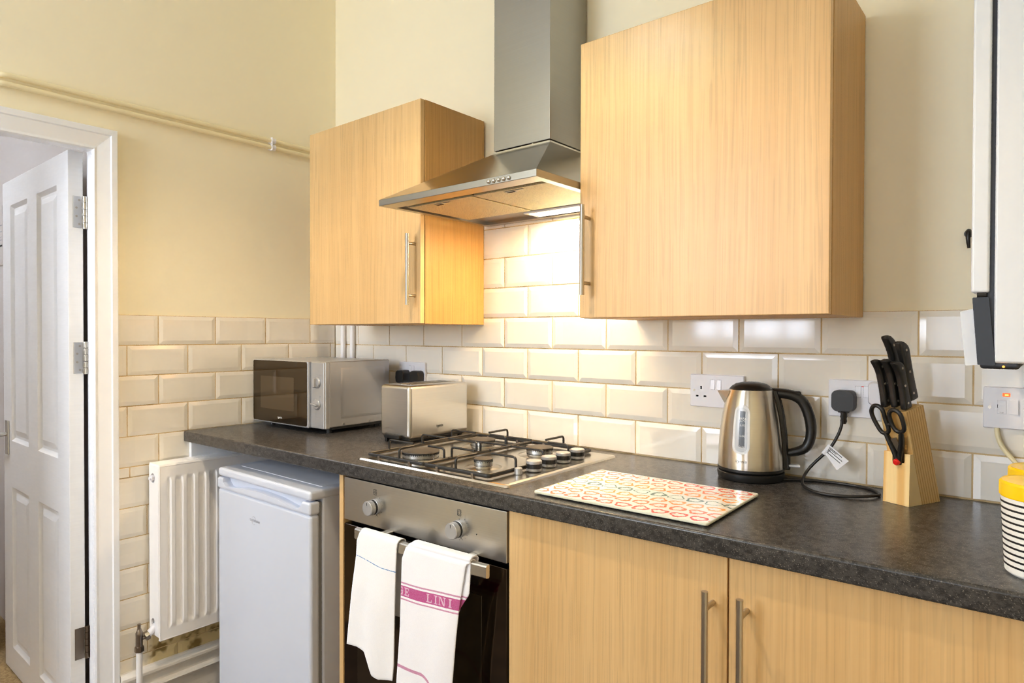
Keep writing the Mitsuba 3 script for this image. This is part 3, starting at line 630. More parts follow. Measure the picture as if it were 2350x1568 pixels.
# ------------------------------------------------------------------ cooker hood
hd_ = thing('cooker_hood', 'stainless steel chimney cooker hood between the wall cabinets', 'cooker hood')
HX0, HX1, HF, HZ0, HZ1 = .8915, 1.4715, -.477, 1.634, 1.652
cx0, cx1, cyf, cz = 1.082, 1.296, -.186, 1.822
obj('chimney', [cut(rbx(cx0, cx1, cyf, -.0005, cz, 2.372, .002), bx(cx0 + .003, cx1 - .003, cyf + .003, .02, cz - .01, 2.5)), rbx(cx0 + .003, cx1 - .003, cyf + .003, -.0005, 2.30, 2.80, .002)], 'steel_hood', hd_, smooth=30)
can = frustum((HX0, HX1, HF, -.0005, HZ1), (cx0 - .002, cx1 + .002, cyf - .002, -.0005, 1.8130))
shell = cut(can, frustum((HX0 + .004, HX1 - .004, HF + .004, .01, HZ1 - .002), (cx0, cx1, cyf, .01, 1.806)))
obj('canopy', can, 'steel_smooth', hd_)
obj('collar', [rbx(cx0 - .001, cx1 + .001, cyf - .001, -.0005, 1.8120, 1.8185, .001)], 'chrome', hd_)
rim = cut(rbx(HX0, HX1, HF, -.0005, HZ0, HZ1 + .0005, .0015), bx(HX0 + .022, HX1 - .022, HF + .05, -.03, HZ0 - .01, HZ0 + .010))
obj('rim', rim, 'steel_hood', hd_, smooth=30)
for x0, x1 in ((.935, 1.190), (1.200, 1.446)):
    fk = obj('filter', rbx(x0, x1, -.402, -.140, HZ0 + .001, HZ0 + .007, .001), 'filter', hd_, label='fine metal mesh grease filter')
    xc = x0 + .118
    obj('latch', [rbx(xc - .017, xc + .017, -.393, -.377, HZ0 - .0015, HZ0 + .002, .001), rbx(xc + .02, xc + .045, -.3935, -.389, HZ0 - .0015, HZ0 + .002, .001)], 'steel_smooth', fk)
    obj('latch_slot', rbx(xc - .013, xc + .013, -.3885, -.3815, HZ0 - .0022, HZ0, .0006), 'shadow_black', fk)
for i in range(5):
    b = trimesh.creation.icosphere(subdivisions=2, radius=.0056); b.apply_scale((1, .7, 1)); b.apply_translation((1.3226 + .0163 * i, HF - .002, 1.6425))
    obj('button', [b, cyl((1.3226 + .0163 * i, HF + .001, 1.6425), (1.3226 + .0163 * i, HF - .002, 1.6425), .0058, 16)], 'chrome', hd_, smooth=40)
lm = obj('lamp', rbx(1.150, 1.452, -.125, -.050, HZ0 - .0022, HZ0 + .004, .001), 'white_plastic', hd_, label='warm glowing hood lamp cover')
q = trimesh.Trimesh([(1.165, -.115, HZ0 - .0026), (1.440, -.115, HZ0 - .0026), (1.440, -.060, HZ0 - .0026), (1.165, -.060, HZ0 - .0026)], [(0, 2, 1), (0, 3, 2)], process=False)
k = obj('diffuser', q, 'white_plastic', lm); scene[k]['emitter'] = {'type': 'area', 'radiance': {'type': 'rgb', 'value': [v * .16 for v in HOOD_L]}}

# ------------------------------------------------------------------ gas hob
hb = thing('gas_hob', 'stainless steel four burner gas hob set into the worktop', 'hob')
HR = frame((.910, -.568, 0), (math.cos(.012), math.sin(.012), 0))
def H(m): return xf(m, HR)
W_, D_ = .547, .495
pl_ = trimesh.convex.convex_hull(np.vstack([np.c_[np.array(rrect(0, W_, 0, D_, .012).exterior.coords), np.full(len(rrect(0, W_, 0, D_, .012).exterior.coords), .9103)],
      np.c_[np.array(rrect(.010, W_ - .010, .010, D_ - .010, .010).exterior.coords), np.full(len(rrect(.010, W_ - .010, .010, D_ - .010, .010).exterior.coords), .9175)],
      np.c_[np.array(rrect(.003, W_ - .003, .003, D_ - .003, .011).exterior.coords), np.full(len(rrect(.003, W_ - .003, .003, D_ - .003, .011).exterior.coords), .9150)]]))
obj('plate', H(pl_), 'steel_hob', hb, smooth=35)
obj('seal', H(rbx(.001, W_ - .001, .001, D_ - .001, .9098, .9106, .0003)), 'shadow_black', hb)
inv = np.linalg.inv(HR)
def hl(x, y): v = inv @ np.array([x, y, 0, 1]); return v[0], v[1]
burners = [(1.069, -.4735, .0500), (1.277, -.4455, .0240), (1.0655, -.2160, .0375), (1.283, -.2135, .0375)]
for bxx, byy, r in burners:
    lx, ly = hl(bxx, byy); Mb = HR @ frame((lx, ly, .9172), (1, 0, 0))
    bk_ = obj('burner', xf(lathe([(0, .005), (r * .95, .005), (r * .95, .007), (r, .008), (r, .0175), (r * .97, .019), (0, .019)], 48), Mb), 'alu', hb, smooth=35)
    obj('dish', xf(lathe([(r * .9, .0052), (r + .006, .0050), (r + .014, .0028), (r + .024, .0006), (r + .025, -.0005)], 48), Mb), 'steel_hob', bk_, smooth=35)
    nt = int(r * 1200); sl = [xf(bx(r - .0012, r + .0007, -.0011, .0011, .0145, .0192), trimesh.transformations.rotation_matrix(2 * math.pi * i / nt, (0, 0, 1))) for i in range(nt)]
    obj('flame_port', xf(sl, Mb), 'black', bk_, kind='stuff')
    obj('skirt', xf(lathe([(0, .0005), (r * 1.0, .0005), (r * 1.0, .0055), (0, .0055)], 40), Mb), 'black', bk_)
    obj('cap', xf(lathe([(0, .0215), (r * .80, .0215), (r * 1.03, .0205), (r * 1.045, .0215), (r * 1.03, .0232), (r * .8, .0250), (0, .0255)], 48), Mb), 'cap_black', bk_, smooth=40)
    obj('spark_pin', xf(cyl((r + .005, -.004, .003), (r + .005, -.004, .017), .0015, 8), Mb), 'old_brass', bk_)
def grate(x0, x1, y0, y1, b_f, b_r):
    t = obj('pan_support', H(tube(rounded_path([(x0, y0, .9255), (x1, y0, .9255), (x1, y1, .9255), (x0, y1, .9255)], .012, 5, True), .0042, 10, True, flat=(1.25, .8))), 'dark_iron', hb, smooth=40)
    zt, zb, xm, ym = .9560, .9255, (x0 + x1) / 2, (b_f[1] + b_r[1]) / 2 + .0
    def finger(a, b): obj('finger', H(tube(rounded_path([(a[0], a[1], zb), (a[0], a[1], zt), (b[0], b[1], zt)], .010, 5), .0032, 10)), 'dark_iron', t, smooth=40)
    g = .030
    finger((b_f[0], y0), (b_f[0], b_f[1] - g + .004)); finger((x0, b_f[1]), (b_f[0] - g, b_f[1])); finger((x1, b_f[1]), (b_f[0] + g, b_f[1]))
    finger((b_r[0], y1), (b_r[0], b_r[1] + g)); finger((x0, b_r[1]), (b_r[0] - g, b_r[1])); finger((x1, b_r[1]), (b_r[0] + g, b_r[1]))
    obj('cross_bar', H(tube(rounded_path([(x0, ym, zb), (x0, ym, zt), (x1, ym, zt), (x1, ym, zb)], .010, 5), .0032, 10)), 'dark_iron', t, smooth=40)
    obj('spine', H(tube([(xm, b_f[1] + g, zt), (xm, ym, zt), (xm, b_r[1] - g, zt)], .0032, 10)), 'dark_iron', t, smooth=40)
    for x in (x0 + .05, x1 - .05):
        for y in (y0, y1): obj('foot', H(rbx(x - .004, x + .004, y - .0045, y + .0045, .9172, .9265, .001)), 'old_brass', t)
B = [hl(b[0], b[1]) for b in burners]
gy0, gy1 = .0150, .4700
grate(.0285, .2510, gy0, gy1, B[0], B[2]); grate(.2545, .4760, gy0, gy1, B[1], B[3])
for wx, wy in ((1.4100, -.4030), (1.4045, -.3330), (1.4010, -.2640), (1.4005, -.1960)):
    lx, ly = hl(wx, wy); Mk = HR @ frame((lx, ly, .9172), (1, 0, 0))
    obj('shadow_ring', xf(lathe([(0, 0), (.0175, 0), (.0175, .0028), (0, .0028)], 32), Mk), 'black', hb)
    kb = obj('knob', xf(lathe([(0, .0025), (.0185, .0025), (.0195, .004), (.0195, .0095), (.0188, .010), (.0188, .0205), (.0200, .021), (.0200, .0268), (.0185, .0285), (0, .0288)], 40), Mk), 'silver_paint', hb, smooth=35)
    obj('band', xf(lathe([(.0187, .0095), (.0203, .0098), (.0203, .0207), (.0187, .021)], 40), Mk), 'black', kb, smooth=35)
lx, ly = hl(1.4025, -.4560)
obj('ignition_button', xf(lathe([(0, .001), (.0092, .001), (.0098, .003), (.0098, .0155), (.0085, .0168), (0, .017)], 28), HR @ frame((lx, ly, .9172), (1, 0, 0))), 'silver_paint', hb, smooth=35)
obj('lettering', text('LAMONA', .0055, HR @ frame((.452, .018, .9176), (1, 0, 0)), .0002), 'grey_print', hb)

# ------------------------------------------------------------------ microwave
mw = thing('microwave', 'silver microwave oven with dark glass door in the corner of the worktop', 'microwave')
ma = math.radians(2.0); MM = frame((.034, -.392, 0), (math.cos(ma), math.sin(ma), 0)); MF = lambda m: xf(m, MM)
mwW, mwD, mz0, mz1 = .434, .302, .9270, 1.1635
obj('case', MF(rbx(.004, mwW - .002, .026, mwD, mz0 + .004, mz1, .004)), 'silver_paint', mw, smooth=30)
obj('side_pressing', MF([frustum((mwW - .004, mwW - .0019, 0, 1, 0), (mwW, mwW + .001, 0, 1, 0)) for _ in range(0)] + [trimesh.convex.convex_hull(np.array([(mwW + d, y, zz) for d, e in ((-.0025, 0), (.0022, .013)) for y in (.073 + e, mwD - .022 - e) for zz in (mz0 + .030 + e, mz1 - .022 - e)]))]), 'silver_paint', mw, smooth=20)
obj('base_strip', MF(rbx(.006, mwW - .002, .040, mwD - .004, mz0 - .004, mz0 + .006, .001)), 'black', mw)
for y in (.085, .205): obj('screw', MF(cyl((mwW - .003, y, mz0 + .0125), (mwW + .0015, y, mz0 + .0125), .0035, 12)), 'chrome', mw)
pw = .353
obj('front_frame', MF(rbx(0, mwW, .008, .028, mz0, mz1 - .001, .005, True)), 'silver_paint', mw, smooth=35)
ck = obj('control_panel', MF(rbx(pw + .002, mwW - .003, 0.003, .012, mz0 + .001, mz1 - .003, .004, True)), 'silver_paint', mw, smooth=35)
for zc, rot in ((1.0895, 90), (1.0135, 8)):
    Mk = MM @ frame((pw + .040, .003, zc), (1, 0, 0), (0, -1, 0))
    kb = obj('dial', xf(lathe([(0, 0), (.0195, 0), (.0200, .002), (.0185, .005), (.0165, .007), (0, .0085)], 40), Mk), 'silver_paint', ck, smooth=30)
    g = rbx(-.0165, .0165, -.0038, .0038, .006, .019, .003); g.apply_transform(trimesh.transformations.rotation_matrix(math.radians(-rot), (0, 0, 1)))
    obj('grip', xf(g, Mk), 'silver_paint', kb, smooth=35)
FM = lambda s, zz, d=.0028: MM @ facing((s, d, zz), (1, 0, 0))
obj('lettering', [text('Power', .0030, FM(pw + .052, 1.1165), .0003), text('Time', .0030, FM(pw + .052, 1.0415), .0003)] + [xf(extr(Point(0, 0).buffer(.0012), .0003), FM(pw + .040, zz)) for zz in (1.1175, 1.0425)], 'grey_print', ck)
fl = rrect(.004, .074, -.014, .014, .002).difference(rrect(.0047, .0733, -.0133, .0133, .0015))
obj('open_button', xf(extr(fl, .0004), FM(pw, .9545)), 'grey_print', ck)
dk = obj('door', MF(rbx(-.0005, pw, -.006, .010, mz0 - .001, mz1, .005, True)), 'silver_paint', mw, smooth=35)
obj('glass', xf(extr(rrect(.0030, pw - .006, mz0 + .005, mz1 - .003, .008), .0016), MM @ facing((0, -.0055, 0), (1, 0, 0))), 'mw_glass', dk)
obj('screen', xf(extr(rrect(.054, .268, .9800, 1.1020, .003), .0003), MM @ facing((0, -.0070, 0), (1, 0, 0))), 'mw_screen', dk)
obj('lettering', text('igenix', .0075, FM(.166, .9480, -.0070), .0004), 'white_print', dk)
for x in (.05, mwW - .03):
    for y in (.045, mwD - .04): obj('foot', MF(cyl((x, y, .9102), (x, y, mz0 + .002), .010, 16)), 'black_rubber', mw)

# ------------------------------------------------------------------ toaster
to = thing('toaster', 'brushed steel two slice toaster between the microwave and the hob', 'toaster')
tx0, tx1, ty0, ty1, tz0, tz1 = .699, .845, -.318, -.046, .925, 1.096
tb = trimesh.convex.convex_hull(np.vstack([s_.vertices * .013 + np.array(c) for s_ in (_sph,) for c in [(x, y, zz) for x in (tx0 + .013, tx1 - .013) for y in (ty0 + .013, ty1 - .013) for zz in (tz0 + .013, tz1 - .013)]]))
tb = cut(tb, bx(tx0 + .040, tx0 + .062, ty0 + .045, ty1 - .03, 1.04, 1.2), bx(tx1 - .062, tx1 - .040, ty0 + .045, ty1 - .03, 1.04, 1.2))
obj('housing', tb, 'toaster', to, smooth=35)
obj('slot_rim', [tube([(x, y, tz1 + .0003) for x, y in np.array(rrect(a, b, ty0 + .042, ty1 - .027, .006).exterior.coords)[:-1]], .0014, 6, True) for a, b in ((tx0 + .038, tx0 + .064), (tx1 - .064, tx1 - .038))], 'chrome', to, smooth=40)
obj('bread_guide', [tube([(x, y, zz) for y in (ty0 + .05, ty1 - .035)], .0012, 6) for x in (tx0 + .045, tx0 + .057, tx1 - .057, tx1 - .045) for zz in (1.060, 1.075)], 'nickel', to)
obj('base', rbx(tx0 + .010, tx1 - .010, ty0 + .010, ty1 - .010, .917, .931, .004), 'black', to)
obj('lever', [rbx(tx0 + .034, tx0 + .108, ty0 - .012, ty0 + .004, .9235, .9370, .003), rbx(tx0 + .036, tx0 + .045, ty0 - .009, ty0 + .004, .911, .9260, .002)], 'black', to, label='black crumb tray tab', smooth=30)
for x in (tx0 + .022, tx1 - .022):
    for y in (ty0 + .022, ty1 - .022): obj('foot', cyl((x, y, .9102), (x, y, .920), .008, 14), 'black_rubber', to)
obj('lettering', text('igenix', .0078, facing((tx1 + .0001, -.200, .9545), (0, 1, 0)), .0004, bold=True), 'black_print', to)

# ------------------------------------------------------------------ kettle
kc = np.array([1.8385, -.0850]); vdir = np.array([kc[0] - CAM[0], kc[1] - CAM[1]]); vdir /= np.linalg.norm(vdir); hdir = np.array([vdir[1] * -1, vdir[0]]) * -1
hdir = np.array([-vdir[1], vdir[0]]); hdir = -hdir if hdir[0] < 0 else hdir
KM = frame((kc[0], kc[1], .910), (hdir[0], hdir[1], 0)); K = lambda m: xf(m, KM)   # local x towards the handle, local -y towards the photographer
ke = thing('kettle', 'brushed steel kettle with black handle and water gauge', 'kettle')
prof_z = np.array([.029, .035, .060, .090, .120, .150, .180, .205, .2180]); prof_r = np.array([.0765, .0768, .0760, .0745, .0718, .0680, .0625, .0560, .0515])
zz_ = np.linspace(.029, .2180, 40); rr_ = np.interp(zz_, prof_z, prof_r)
from scipy.interpolate import PchipInterpolator
rr_ = PchipInterpolator(prof_z, prof_r)(zz_); KR = PchipInterpolator(prof_z, prof_r)
nseg = 96; ang = np.linspace(0, 2 * np.pi, nseg + 1)
V = np.array([(r * math.cos(a), r * math.sin(a), zz) for a in ang for r, zz in zip(rr_, zz_)]); UVk = np.array([(zz / .2, a / (2 * np.pi)) for a in ang for zz in zz_]); F = []; n_ = len(zz_)
for i in range(nseg):
    for j in range(n_ - 1): a = i * n_ + j; F += [(a, a + n_, a + n_ + 1), (a, a + n_ + 1, a + 1)]
obj('body', K(trimesh.Trimesh(V, F, process=False)), 'kettle', ke, smooth=True, uv=UVk)
obj('bottom', K(lathe([(0, .020), (.0740, .020), (.0775, .024), (.0775, .0295), (.0765, .030), (0, .030)], 64)), 'black', ke, smooth=35)
obj('lid', K(lathe([(0, .2165), (.0505, .2165), (.0500, .2195), (.0455, .2250), (.036, .2315), (.020, .2355), (0, .2365)], 48)), 'black', ke, smooth=40)
sp = trimesh.convex.convex_hull(np.array([(-.0505, -.021, .2150), (-.0505, .021, .2150), (-.0790, -.0045, .2125), (-.0790, .0045, .2125), (-.0575, -.006, .1740), (-.0575, .006, .1740), (-.045, -.02, .19), (-.045, .02, .19)]))
obj('spout', K(sp), 'kettle', ke, smooth=20)
# handle: loop in the plane of local x and z
HP = spline([(.047, 0, .2110), (.060, 0, .2105), (.090, 0, .2070), (.112, 0, .1960), (.126, 0, .1720), (.1345, 0, .1380), (.1335, 0, .1040), (.122, 0, .0800), (.100, 0, .0700), (.074, 0, .0640)], 50)
obj('handle', K([tube(HP, np.interp(np.linspace(0, 1, 50), (0, .12, .5, .85, 1), (.012, .0120, .0125, .0110, .0085)), 16, flat=(1.0, 1.15))]), 'black', ke, smooth=50)
collar = trimesh.convex.convex_hull(np.vstack([np.array([(KR(zz) + dx, s * wy, zz) for s in (-1, 1) for dx, wy in ((-.012, .019), (.006, .016), (.012, .009))]) for zz in np.linspace(.030, .218, 2)]))
cs = []
for za, zb_ in zip(np.linspace(.031, .216, 13)[:-1], np.linspace(.031, .216, 13)[1:]):
    cs.append(trimesh.convex.convex_hull(np.array([(float(KR(zz)) + dx, s * wy, zz) for zz in (za, zb_) for s in (-1, 1) for dx, wy in ((-.010, .019), (.005, .0165), (.010, .009))])))
obj('handle_mount', K(unman(m3.Manifold.batch_boolean([man(c) for c in cs], m3.OpType.Add))), 'black', ke, smooth=40)
obj('lid_button', K(rbx(.082, .113, -.009, .009, .2060, .2165, .004)), 'black', ke, smooth=35)
obj('switch', K([rbx(.086, .112, -.010, .010, .0335, .0395, .0025)]), 'clear_frost', ke, smooth=35, label='clear plastic switch lever')
obj('lever_mount', K(rbx(.072, .090, -.008, .008, .026, .062, .003)), 'black', ke, smooth=35)
# water gauge on the side that faces the room, and lettering, wrapped round the body
def wrap(mesh2d, ang0, zoff, lift):
    v = mesh2d.vertices; zz = v[:, 1] + zoff; r = KR(np.clip(zz, .029, .218)) + lift + v[:, 2]; a = ang0 + v[:, 0] / .072
    return K(trimesh.Trimesh(np.stack([r * np.cos(a), r * np.sin(a), zz], 1), mesh2d.faces, process=False))
def flat_grid(shape, nx, nz, depth):
    x0, z0, x1, z1 = shape.bounds; P, ids, F = [], {}, []
    m = trimesh.creation.extrude_polygon(shape, depth, engine='earcut'); return m.subdivide_to_size(.006)
ga = -math.pi / 2 - .300
gs = rrect(-.0195, .0195, .068, .1845, .0185)
obj('gauge_frame', wrap(flat_grid(gs, 1, 1, .003), ga, 0, -.0005), 'clear_frost', ke, smooth=30, label='translucent water gauge')
gi = rrect(-.0135, .0135, .074, .1785, .0125)
gk = obj('gauge_window', wrap(flat_grid(gi, 1, 1, .0012), ga, 0, .0022), 'gauge_pane', ke, smooth=30)
obj('gauge_slot', wrap(flat_grid(rrect(-.004, .0085, .085, .170, .001), 1, 1, .0006), ga, 0, .0032), 'gauge_dark', gk)
tx = [('MAX', .1510), ('1.7L', .1455), ('1.5L', .1350), ('1.0L', .1100), ('0.5L', .0840)]
for s, zz in tx: obj('mark', wrap(meshkit.text_mesh(s, .0046, .0003), ga - .0035 / .072, zz, .0040), 'white_print', gk)
obj('lettering', wrap(meshkit.text_mesh('igenix', .0066, .0004), ga - .0135 / .072 + .03, .0480, .0002), 'black_print', ke)
# power base with its cord, plug and tag
kb_ = thing('kettle_stand', 'black kettle power base with its cord plugged into the wall', 'kettle stand')
obj('plate', K(lathe([(0, .0002), (.0735, .0002), (.0765, .003), (.0785, .012), (.0785, .018), (.0765, .0195), (0, .0195)], 64)), 'black', kb_, smooth=35)
CR = .0034; zc = .9136
cord = [(1.905, -.080, zc), (1.935, -.058, zc), (1.970, -.040, zc), (2.0391, -.0300, zc), (2.0850, -.0420, zc), (2.1120, -.0680, zc), (2.1215, -.0990, zc + .001), (2.1100, -.1270, zc + .002), (2.0612, -.1580, zc), (2.0090, -.1560, zc), (1.9760, -.1230, zc + .001), (1.9590, -.0790, .922), (1.9620, -.0560, .938), (1.9830, -.0470, .966), (2.0080, -.0420, .9955), (2.0230, -.0380, 1.024), (2.0310, -.0360, 1.048), (2.0335, -.0360, 1.082)]
obj('cord', tube(spline(cord, 220), CR, 10), 'black_rubber', kb_, smooth=50)
def plug(parent, x, z, yb=-.0105, depth=.030, w=.050, h=.050, mark=True, m='black_rubber'):
    pr = rrect(-w / 2, w / 2, -h / 2, h / 2, .014)
    P = [np.c_[np.array(affinity.scale(pr, s, s).exterior.coords), np.full(len(pr.exterior.coords), d)] for s, d in ((.97, 0), (1.0, .004), (.99, depth - .005), (.93, depth))]
    b = xf(trimesh.convex.convex_hull(np.vstack(P)), facing((x, yb, z), (1, 0, 0)))
    k = obj('plug', b, m, parent, smooth=35, label='black moulded plug')
    obj('neck', [xf(lathe([(0, 0), (.0062, 0), (.0075, -.004), (.0065, -.008), (.0078, -.013), (.0062, -.018), (.0074, -.024), (.0052, -.030), (0, -.030)], 18), frame((x, yb - depth * .45, z - h / 2 + .001), (1, 0, 0))), xf(rbx(-.012, .012, -.004, .004, -.003, .004, .0015), frame((x, yb - depth * .5, z - h / 2), (1, 0, 0)))], m, k, smooth=40)
    return k
pk = plug(kb_, 2.0335, 1.1080)
Mp = facing((2.0335, -.0405 - .0002, 1.1080), (1, 0, 0))
dia = Polygon([(-.009, 0), (0, .009), (.009, 0), (0, -.009)])
obj('marking', [text('FUSED', .0040, facing((2.0335 - .009, -.0407, 1.1185), (1, 0, 0)), .0003), xf(affinity_m := extr(affinity.translate(dia.difference(dia.buffer(-.0008)), -.010, -.009), .0003), Mp), xf(extr(affinity.translate(Point(0, 0).buffer(.0030).difference(Point(0, 0).buffer(.0022)), -.010, -.009), .0003), Mp)], 'navy_plastic', pk)
# paper tag folded round the cord
tg = [(2.006, -.0455, 1.006), (1.9945, -.0475, .9885), (2.0275, -.0560, .9490), (2.0520, -.0540, .9730)]
tv = np.array(tg); nrm = np.cross(tv[1] - tv[0], tv[3] - tv[0]); nrm /= np.linalg.norm(nrm); nrm = nrm if nrm[1] < 0 else -nrm
c0, eu, ev = tv[0], (tv[3] - tv[0]), (tv[1] - tv[0])
Vt = np.vstack([tv, tv + nrm * .0004]); tgm = trimesh.convex.convex_hull(Vt)
wrapm = tube([(1.9955, -.0445, .9810), (2.001, -.0435, .9880), (2.0095, -.0415, .9985)], .0062, 10)
tk = obj('tag', [tgm, wrapm], 'paper', kb_, label='white paper tag with fine print')
ln = []
for i, (a, l) in enumerate(((.20, .62), (.32, .38), (.44, .12), (.52, .72), (.62, .10), (.72, .10), (.80, .70))):
    p0 = c0 + ev * a + eu * .10; p1 = p0 + eu * l; th_ = ev / np.linalg.norm(ev) * .0007
    ln.append(trimesh.convex.convex_hull(np.vstack([np.array([p0 - th_, p0 + th_, p1 - th_, p1 + th_]) + nrm * o for o in (.0004, .0007)])))
obj('print', ln, 'black_print', tk)

# ------------------------------------------------------------------ sockets
def socket(x0, z0, label, group='white double sockets', w=.1475, h=.0875, outlets=(True, True), neon=False):
    t = thing('wall_socket', label, 'socket', group)
    fp_ = trimesh.convex.convex_hull(np.vstack([np.c_[np.array(rrect(0, w, 0, h, .003).exterior.coords), np.full(len(rrect(0, w, 0, h, .003).exterior.coords), d)] for d in (0, .008)] + [np.c_[np.array(rrect(.0015, w - .0015, .0015, h - .0015, .002).exterior.coords), np.full(len(rrect(.0015, w - .0015, .0015, h - .0015, .002).exterior.coords), .0098)]]))
    Mx = facing((x0, -.0004, z0), (1, 0, 0)); obj('plate', xf(fp_, Mx), 'white_plastic', t)
    for c in ((w / 2 - .0095), (w / 2 + .0075)):
        rk = trimesh.convex.convex_hull(np.array([(c + a, zz, d) for a in (-.0055, .0055) for zz, d in ((h - .0390, .009), (h - .0140, .009), (h - .0390, .0125), (h - .0140, .0105))])) 
        obj('rocker', xf(rk, Mx), 'white_plastic', t)
        o = rrect(c - .0063, c + .0063, h - .0398, h - .0132, .0008).difference(rrect(c - .0056, c + .0056, h - .0391, h - .0139, .0005)); obj('rocker_gap', xf(extr(o, .0002), xf_off(Mx, .0098)), 'grey_print', t)
        if neon: obj('neon', xf(bx(c + .007, c + .012, h - .0158, h - .0135, .0098, .0101), Mx), 'red_plastic', t)
    for j, on in enumerate(outlets):
        c = .0315 if j == 0 else w - .0315
        if on: obj('pin_hole', xf([bx(c - .002, c + .002, .0475, .0560, .0096, .0100), bx(c - .0145, c - .0075, .0265, .0310, .0096, .0100), bx(c + .0075, c + .0145, .0265, .0310, .0096, .0100)], Mx), 'shadow_black', t)
    for c in (.0115, w - .0115): obj('screw', xf(cyl((c, h / 2, .0090), (c, h / 2, .0104), .0032, 14), Mx), 'nickel', t)
    return t
def xf_off(M, d): R = np.eye(4); R[2, 3] = d; return M @ R
s1 = socket(.4350, 1.0655, 'white double socket behind the toaster with two black plugs')
s2 = socket(1.6455, 1.0670, 'white double socket partly behind the kettle with an empty outlet', outlets=(True, False))
s3 = socket(1.9965, 1.0690, 'white double socket with the kettle plug and a plug-in freshener', outlets=(False, False), neon=True)
for i, x in enumerate((.4790, .5530)):
    t = thing('black_plug', ('angular black plug in the socket behind the toaster, nearer the microwave' if i == 0 else 'rounded black plug in the socket behind the toaster, farther from the microwave'), 'plug', 'plugs behind the toaster')
    plug(t, x, 1.0970, w=.046 if i == 0 else .050, h=.050, depth=.038 if i == 0 else .030, mark=False)
    obj('cord', tube(spline([(x, -.024, 1.045), (x, -.026, 1.00), (x, -.028, .95), (x, -.032, .918)], 40), .0032, 8), 'black_rubber', t, smooth=50)
# plug-in air freshener
af = thing('plug_in_freshener', 'white plug-in air freshener with a clear bottle in the socket behind the knives', 'air freshener')
P = [np.c_[np.array(rrect(-.022 * s, .022 * s, -.026 * s, .027 * s, .010).exterior.coords), np.full(len(rrect(-.022 * s, .022 * s, -.026 * s, .027 * s, .010).exterior.coords), d)] for s, d in ((1, 0), (1, .026), (.88, .036))]
obj('housing', xf(trimesh.convex.convex_hull(np.vstack(P)), facing((2.1085, -.0105, 1.1290), (1, 0, 0))), 'white_plastic', af, smooth=30)
obj('bottle', xf(lathe([(0, -.036), (.011, -.036), (.0155, -.032), (.0165, -.010), (.0165, .0), (0, 0)], 24), frame((2.1085, -.029, 1.1035), (1, 0, 0))), 'clear_frost', af, smooth=35, label='small clear bottle')
# fused spur with neon and its flex
fs = thing('fused_spur', 'white fused switch with a glowing neon below the boiler', 'switch')
Mx = facing((2.2975, -.0004, 1.0690), (1, 0, 0)); w, h = .146, .086
fp_ = trimesh.convex.convex_hull(np.vstack([np.c_[np.array(rrect(0, w, 0, h, .003).exterior.coords), np.full(len(rrect(0, w, 0, h, .003).exterior.coords), d)] for d in (0, .008)] + [np.c_[np.array(rrect(.0015, w - .0015, .0015, h - .0015, .002).exterior.coords), np.full(len(rrect(.0015, w - .0015, .0015, h - .0015, .002).exterior.coords), .0098)]]))
obj('plate', xf(fp_, Mx), 'white_plastic', fs)
for c in (.0115, .0705): obj('screw', xf(cyl((c, .0435, .009), (c, .0435, .0106), .0034, 14), Mx), 'nickel', fs)
fh = obj('fuse_holder', xf(rbx(.0240, .0395, .0305, .0595, .009, .0108, .001), Mx), 'white_plastic', fs)
obj('notch', xf(bx(.0243, .0253, .043, .050, .0106, .0110), Mx), 'black_print', fh); obj('lettering', text('FUSE', .0020, xf_off(Mx, .0108) @ facing((.0285, .0325, 0), (1, 0, 0), (0, 1, 0)), .0002), 'grey_print', fh)
obj('rocker', xf(trimesh.convex.convex_hull(np.array([(a, zz, d) for a in (.0425, .0590) for zz in (.0310, .0600) for d in ((.009,) if a < .05 else (.009, .0135))] + [(.0425, .031, .0105), (.0425, .06, .0105)])), Mx), 'white_plastic', fs)
nk = obj('neon', xf(rbx(.0325, .0455, .0665, .0740, .009, .0106, .0006), Mx), 'neon', fs, label='glowing orange neon'); scene[nk]['emitter'] = {'type': 'area', 'radiance': {'type': 'rgb', 'value': [1.6, .16, .015]}}
k = obj('glow', xf(rbx(.0365, .0425, .0685, .0715, .0104, .0109, .0004), Mx), 'neon', nk); scene[k]['emitter'] = {'type': 'area', 'radiance': {'type': 'rgb', 'value': [4.0, 1.6, .2]}}
obj('flex', tube(spline([(2.3210, -.0085, 1.0700), (2.3225, -.0100, 1.0560), (2.3290, -.0120, 1.0350), (2.3430, -.0140, 1.0140), (2.3620, -.0150, .9920), (2.385, -.016, .965), (2.41, -.016, .930), (2.43, -.014, .9140)], 60), .0046, 12), 'cream_pipe', fs, smooth=50)

